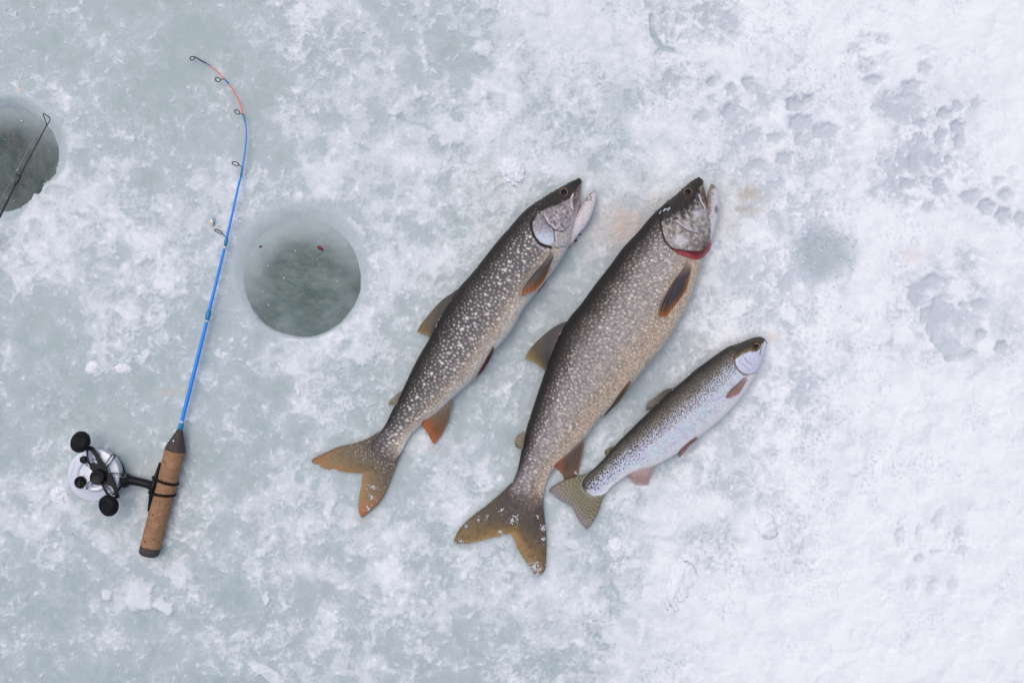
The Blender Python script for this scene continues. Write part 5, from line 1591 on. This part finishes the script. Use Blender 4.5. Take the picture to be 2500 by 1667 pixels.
# ------------------------------------------------------------------ loose snow and ice
def lump_mesh(name, px, py, rx, ry, hz, seed, rot=0.0, mat=M_snow, sub=5):
    import bmesh
    bm = bmesh.new()
    bmesh.ops.create_icosphere(bm, subdivisions=sub, radius=1.0)
    v = np.array([q.co[:] for q in bm.verts])
    n = 0.46 * fbm(v[:, 0] * 1.6 + v[:, 2] * 2.1 + seed, v[:, 1] * 1.6 - v[:, 2] + seed * 3, seed, 4, 0.55) + 0.20 * fbm(v[:, 0] * 4 + v[:, 2] * 3, v[:, 1] * 4 + v[:, 2] * 3, seed + 2, 4)
    v = v * (1 + n)[:, None]
    v[:, 2] = np.where(v[:, 2] > 0, np.abs(v[:, 2]) ** 2, v[:, 2] * 0.5)
    c, s = math.cos(rot), math.sin(rot)
    x, y = v[:, 0] * rx * S * 1.15, v[:, 1] * ry * S * 1.15
    gz = ground_z(px, py)[0]
    for q, a, b, z in zip(bm.verts, x * c - y * s, x * s + y * c, v[:, 2] * hz):
        q.co = (a, b, z)
    me = bpy.data.meshes.new(name); bm.to_mesh(me); bm.free()
    me.materials.append(mat)
    me.polygons.foreach_set("use_smooth", np.ones(len(me.polygons), bool))
    o = bpy.data.objects.new(name, me); COL.objects.link(o)
    p = at(px, py, gz - hz * 0.03)
    o.location = p
    return o

for px, py, rx, ry, hz, seed, rot, lab in [
    (1251, 417, 23, 31, .005, 3, .45, "white snow chunk just above the slender trout's snout"),
    (226, 898, 15, 12, .004, 4, .2, "small flat snow flake left of the rod, the left one of two"),
    (300, 899, 18, 11, .004, 5, -.1, "small flat snow flake left of the rod, the right one of two"),
    (143, 1208, 19, 18, .004, 6, 0, "round snow lump left of the reel's silver plate"),
    (1506, 1340, 17, 24, .007, 7, .3, "smooth white snow lump below the rainbow trout's tail"),
    (1662, 1425, 30, 55, .007, 8, -.25, "big elongated snow lump at the lower right, largest of all"),
    (1866, 1284, 26, 28, .007, 9, .5, "chunky snow lump right of the rainbow trout's tail, in deep snow"),
    (1730, 1141, 11, 14, .005, 10, .1, "small snow lump just below the rainbow trout's belly")]:
    tag(lump_mesh("snow_chunk", px, py, rx, ry, hz, seed, rot), lab, "snow chunk", "loose chunks of snow")

def crumbs(name, pts, mat, kind="stuff"):
    """pts: (px,py,z,r) -> one mesh of tiny irregular grains"""
    import bmesh
    bm = bmesh.new(); bmesh.ops.create_icosphere(bm, subdivisions=1, radius=1.0)
    bv = np.array([q.co[:] for q in bm.verts]); bf = np.array([[q.index for q in f.verts] for f in bm.faces]); bm.free()
    V = []; F = []
    r_ = np.random.default_rng(77)
    for k, (px, py, z, r) in enumerate(pts):
        sc = r_.uniform(.55, 1.4, 3); sc[2] *= .7
        a = r_.uniform(0, 6.28); c, s = math.cos(a), math.sin(a)
        v = bv * (1 + r_.uniform(-.32, .32, (len(bv), 1))) * sc * r
        v = np.stack([v[:, 0] * c - v[:, 1] * s, v[:, 0] * s + v[:, 1] * c, v[:, 2]], -1)
        V.append(v + np.array(at(px, py, z))); F.append(bf + k * len(bv))
    o = mesh_from(name, np.vstack(V), np.vstack(F), mat, smooth=False)
    return tag(o, kind=kind)

pts = []
r_ = np.random.default_rng(5)
while len(pts) < 2600:
    px, py = r_.uniform(-60, 2560), r_.uniform(-40, 1710)
    z, v = ground_z(px, py)
    if z < -0.004: continue
    p = math.exp(-((v - .55) / .16) ** 2) + .10
    if r_.random() < p:
        r = (0.0005 + 0.0016 * r_.random() ** 4)
        pts.append((px, py, z + r * .1, r))
# granules on the frozen old hole
for k in range(150):
    a, d = r_.uniform(0, 6.28), 80 * math.sqrt(r_.random())
    px, py = 2018 + d * math.cos(a), 622 + d * math.sin(a)
    pts.append((px, py, ground_z(px, py)[0] + .0006, .0008 + .0016 * r_.random() ** 2))
for hx, hy, R, fw, lvl in HOLES:
    for k in range(46):
        a, d_ = r_.uniform(0, 6.28), R * .95 * math.sqrt(r_.random())
        px, py = hx + d_ * math.cos(a), hy + d_ * math.sin(a)
        pts.append((px, py, lvl + .0008, .0004 + .0016 * r_.random() ** 5))
tag(crumbs("snow_crumbs", pts, M_crumb), "scattered tiny snow crumbs over the ice", "snow", kind="stuff")

# grains and slush clinging to the fish
pts = []
def clump(cx, cy, rx, ry, n, z, r0=0, r1=0):
    k = 0
    while k < n * 3.2:
        a, d = r_.uniform(0, 6.28), abs(r_.normal(0, .55))
        px, py = cx + rx * d * math.cos(a), cy + ry * d * math.sin(a)
        k += 1
        if fbm(np.array([px / 7.0]), np.array([py / 7.0]), 91, 2)[0] < -.02: continue
        pts.append((px, py, z + r_.uniform(-.0004, .0004), .0003 + .0009 * r_.random() ** 2))
clump(915, 1188, 20, 9, 70, .0088); clump(908, 1212, 16, 14, 45, .0078); clump(900, 1240, 20, 14, 30, .0072)
clump(1250, 1270, 21, 11, 130, .0108, .0007, .002); clump(1262, 1260, 8, 8, 30, .011); clump(1222, 1297, 8, 12, 40, .0085); clump(1190, 1262, 6, 7, 25, .0095)
clump(1225, 1245, 10, 10, 22, .0115); clump(1140, 1285, 8, 8, 20, .0085); clump(1122, 1320, 12, 6, 26, .0075); clump(1168, 1268, 5, 8, 18, .009)
clump(1325, 1290, 10, 12, 45, .0095); clump(1323, 1315, 11, 10, 60, .0088); clump(1307, 1317, 6, 6, 20, .009); clump(1312, 1262, 6, 6, 18, .0108)
clump(1305, 1385, 24, 20, 190, .0068, .0007, .002); clump(1310, 1400, 16, 10, 60, .0065)
for px, py in ((1611, 520), (1620, 515), (1628, 511), (1634, 509), (1613, 516), (1631, 513), (1623, 512)):
    pts.append((px, py, z_top(sh_b, px, py) + .0004, .0016))
for k in range(60):      # frost beads along the backs
    sh = random.choice((sh_t, sh_b, sh_r)); i = random.randrange(int(sh['NU'] * .03), int(sh['NU'] * .9)); j = random.choice((0, 1, 2, 4, 7))
    pts.append((sh['px'][i, j], sh['py'][i, j], sh['z'][i, j] + .0003, r_.uniform(.0005, .0012)))
for k in range(40):
    px, py = 1422 - 25 + r_.uniform(-3, 3), 1152 + r_.uniform(-14, 10)
    pts.append((px + 8, py - 6, .0075, r_.uniform(.0005, .0013)))
tag(crumbs("snow_grains", pts, M_slushy), "wet snow grains clinging to the fish and their tails", "snow", kind="stuff")

bp = []
for sh in (sh_t, sh_b):
    for k in range(46):
        i = int(sh['NU'] * (0.004 + .13 * r_.random() ** 1.5)); j = int(r_.integers(0, 3))
        bp.append((sh['px'][i, j] + r_.uniform(-1, 1), sh['py'][i, j] + r_.uniform(-1, 1), sh['z'][i, j] + .0002, r_.uniform(.0006, .0012)))
tag(crumbs("slime_beads", bp, M_bead), "dark slime beads dotting the two trout snouts", "slime", kind="stuff")
# ------------------------------------------------------------------ flecks of blood and fish slime
def fleck(px, py, z, L, W_, rot, seed, lab):
    o = lump_mesh("blood_fleck", px, py, L, W_, .0016, seed, rot, M_red, 3)
    o.location.z = z
    p = at(px, py, z); o.location = p
    tag(o, lab, "blood fleck", "small red flecks")
fleck(782, 606, -0.0070, 7.5, 3.4, -.5, 12, "dark red fleck floating in the round hole, the larger one")
fleck(636, 602, -0.0070, 3.4, 1.8, .3, 13, "faint red fleck at the left rim of the round hole")
fleck(1405, 588, ground_z(1405, 588)[0] + .001, 3.6, 2.4, .4, 14, "tiny red fleck below the slender trout's throat, lower one")
fleck(1415, 572, ground_z(1415, 572)[0] + .001, 3.0, 2.0, -.3, 15, "tiny red fleck below the slender trout's throat, upper one")
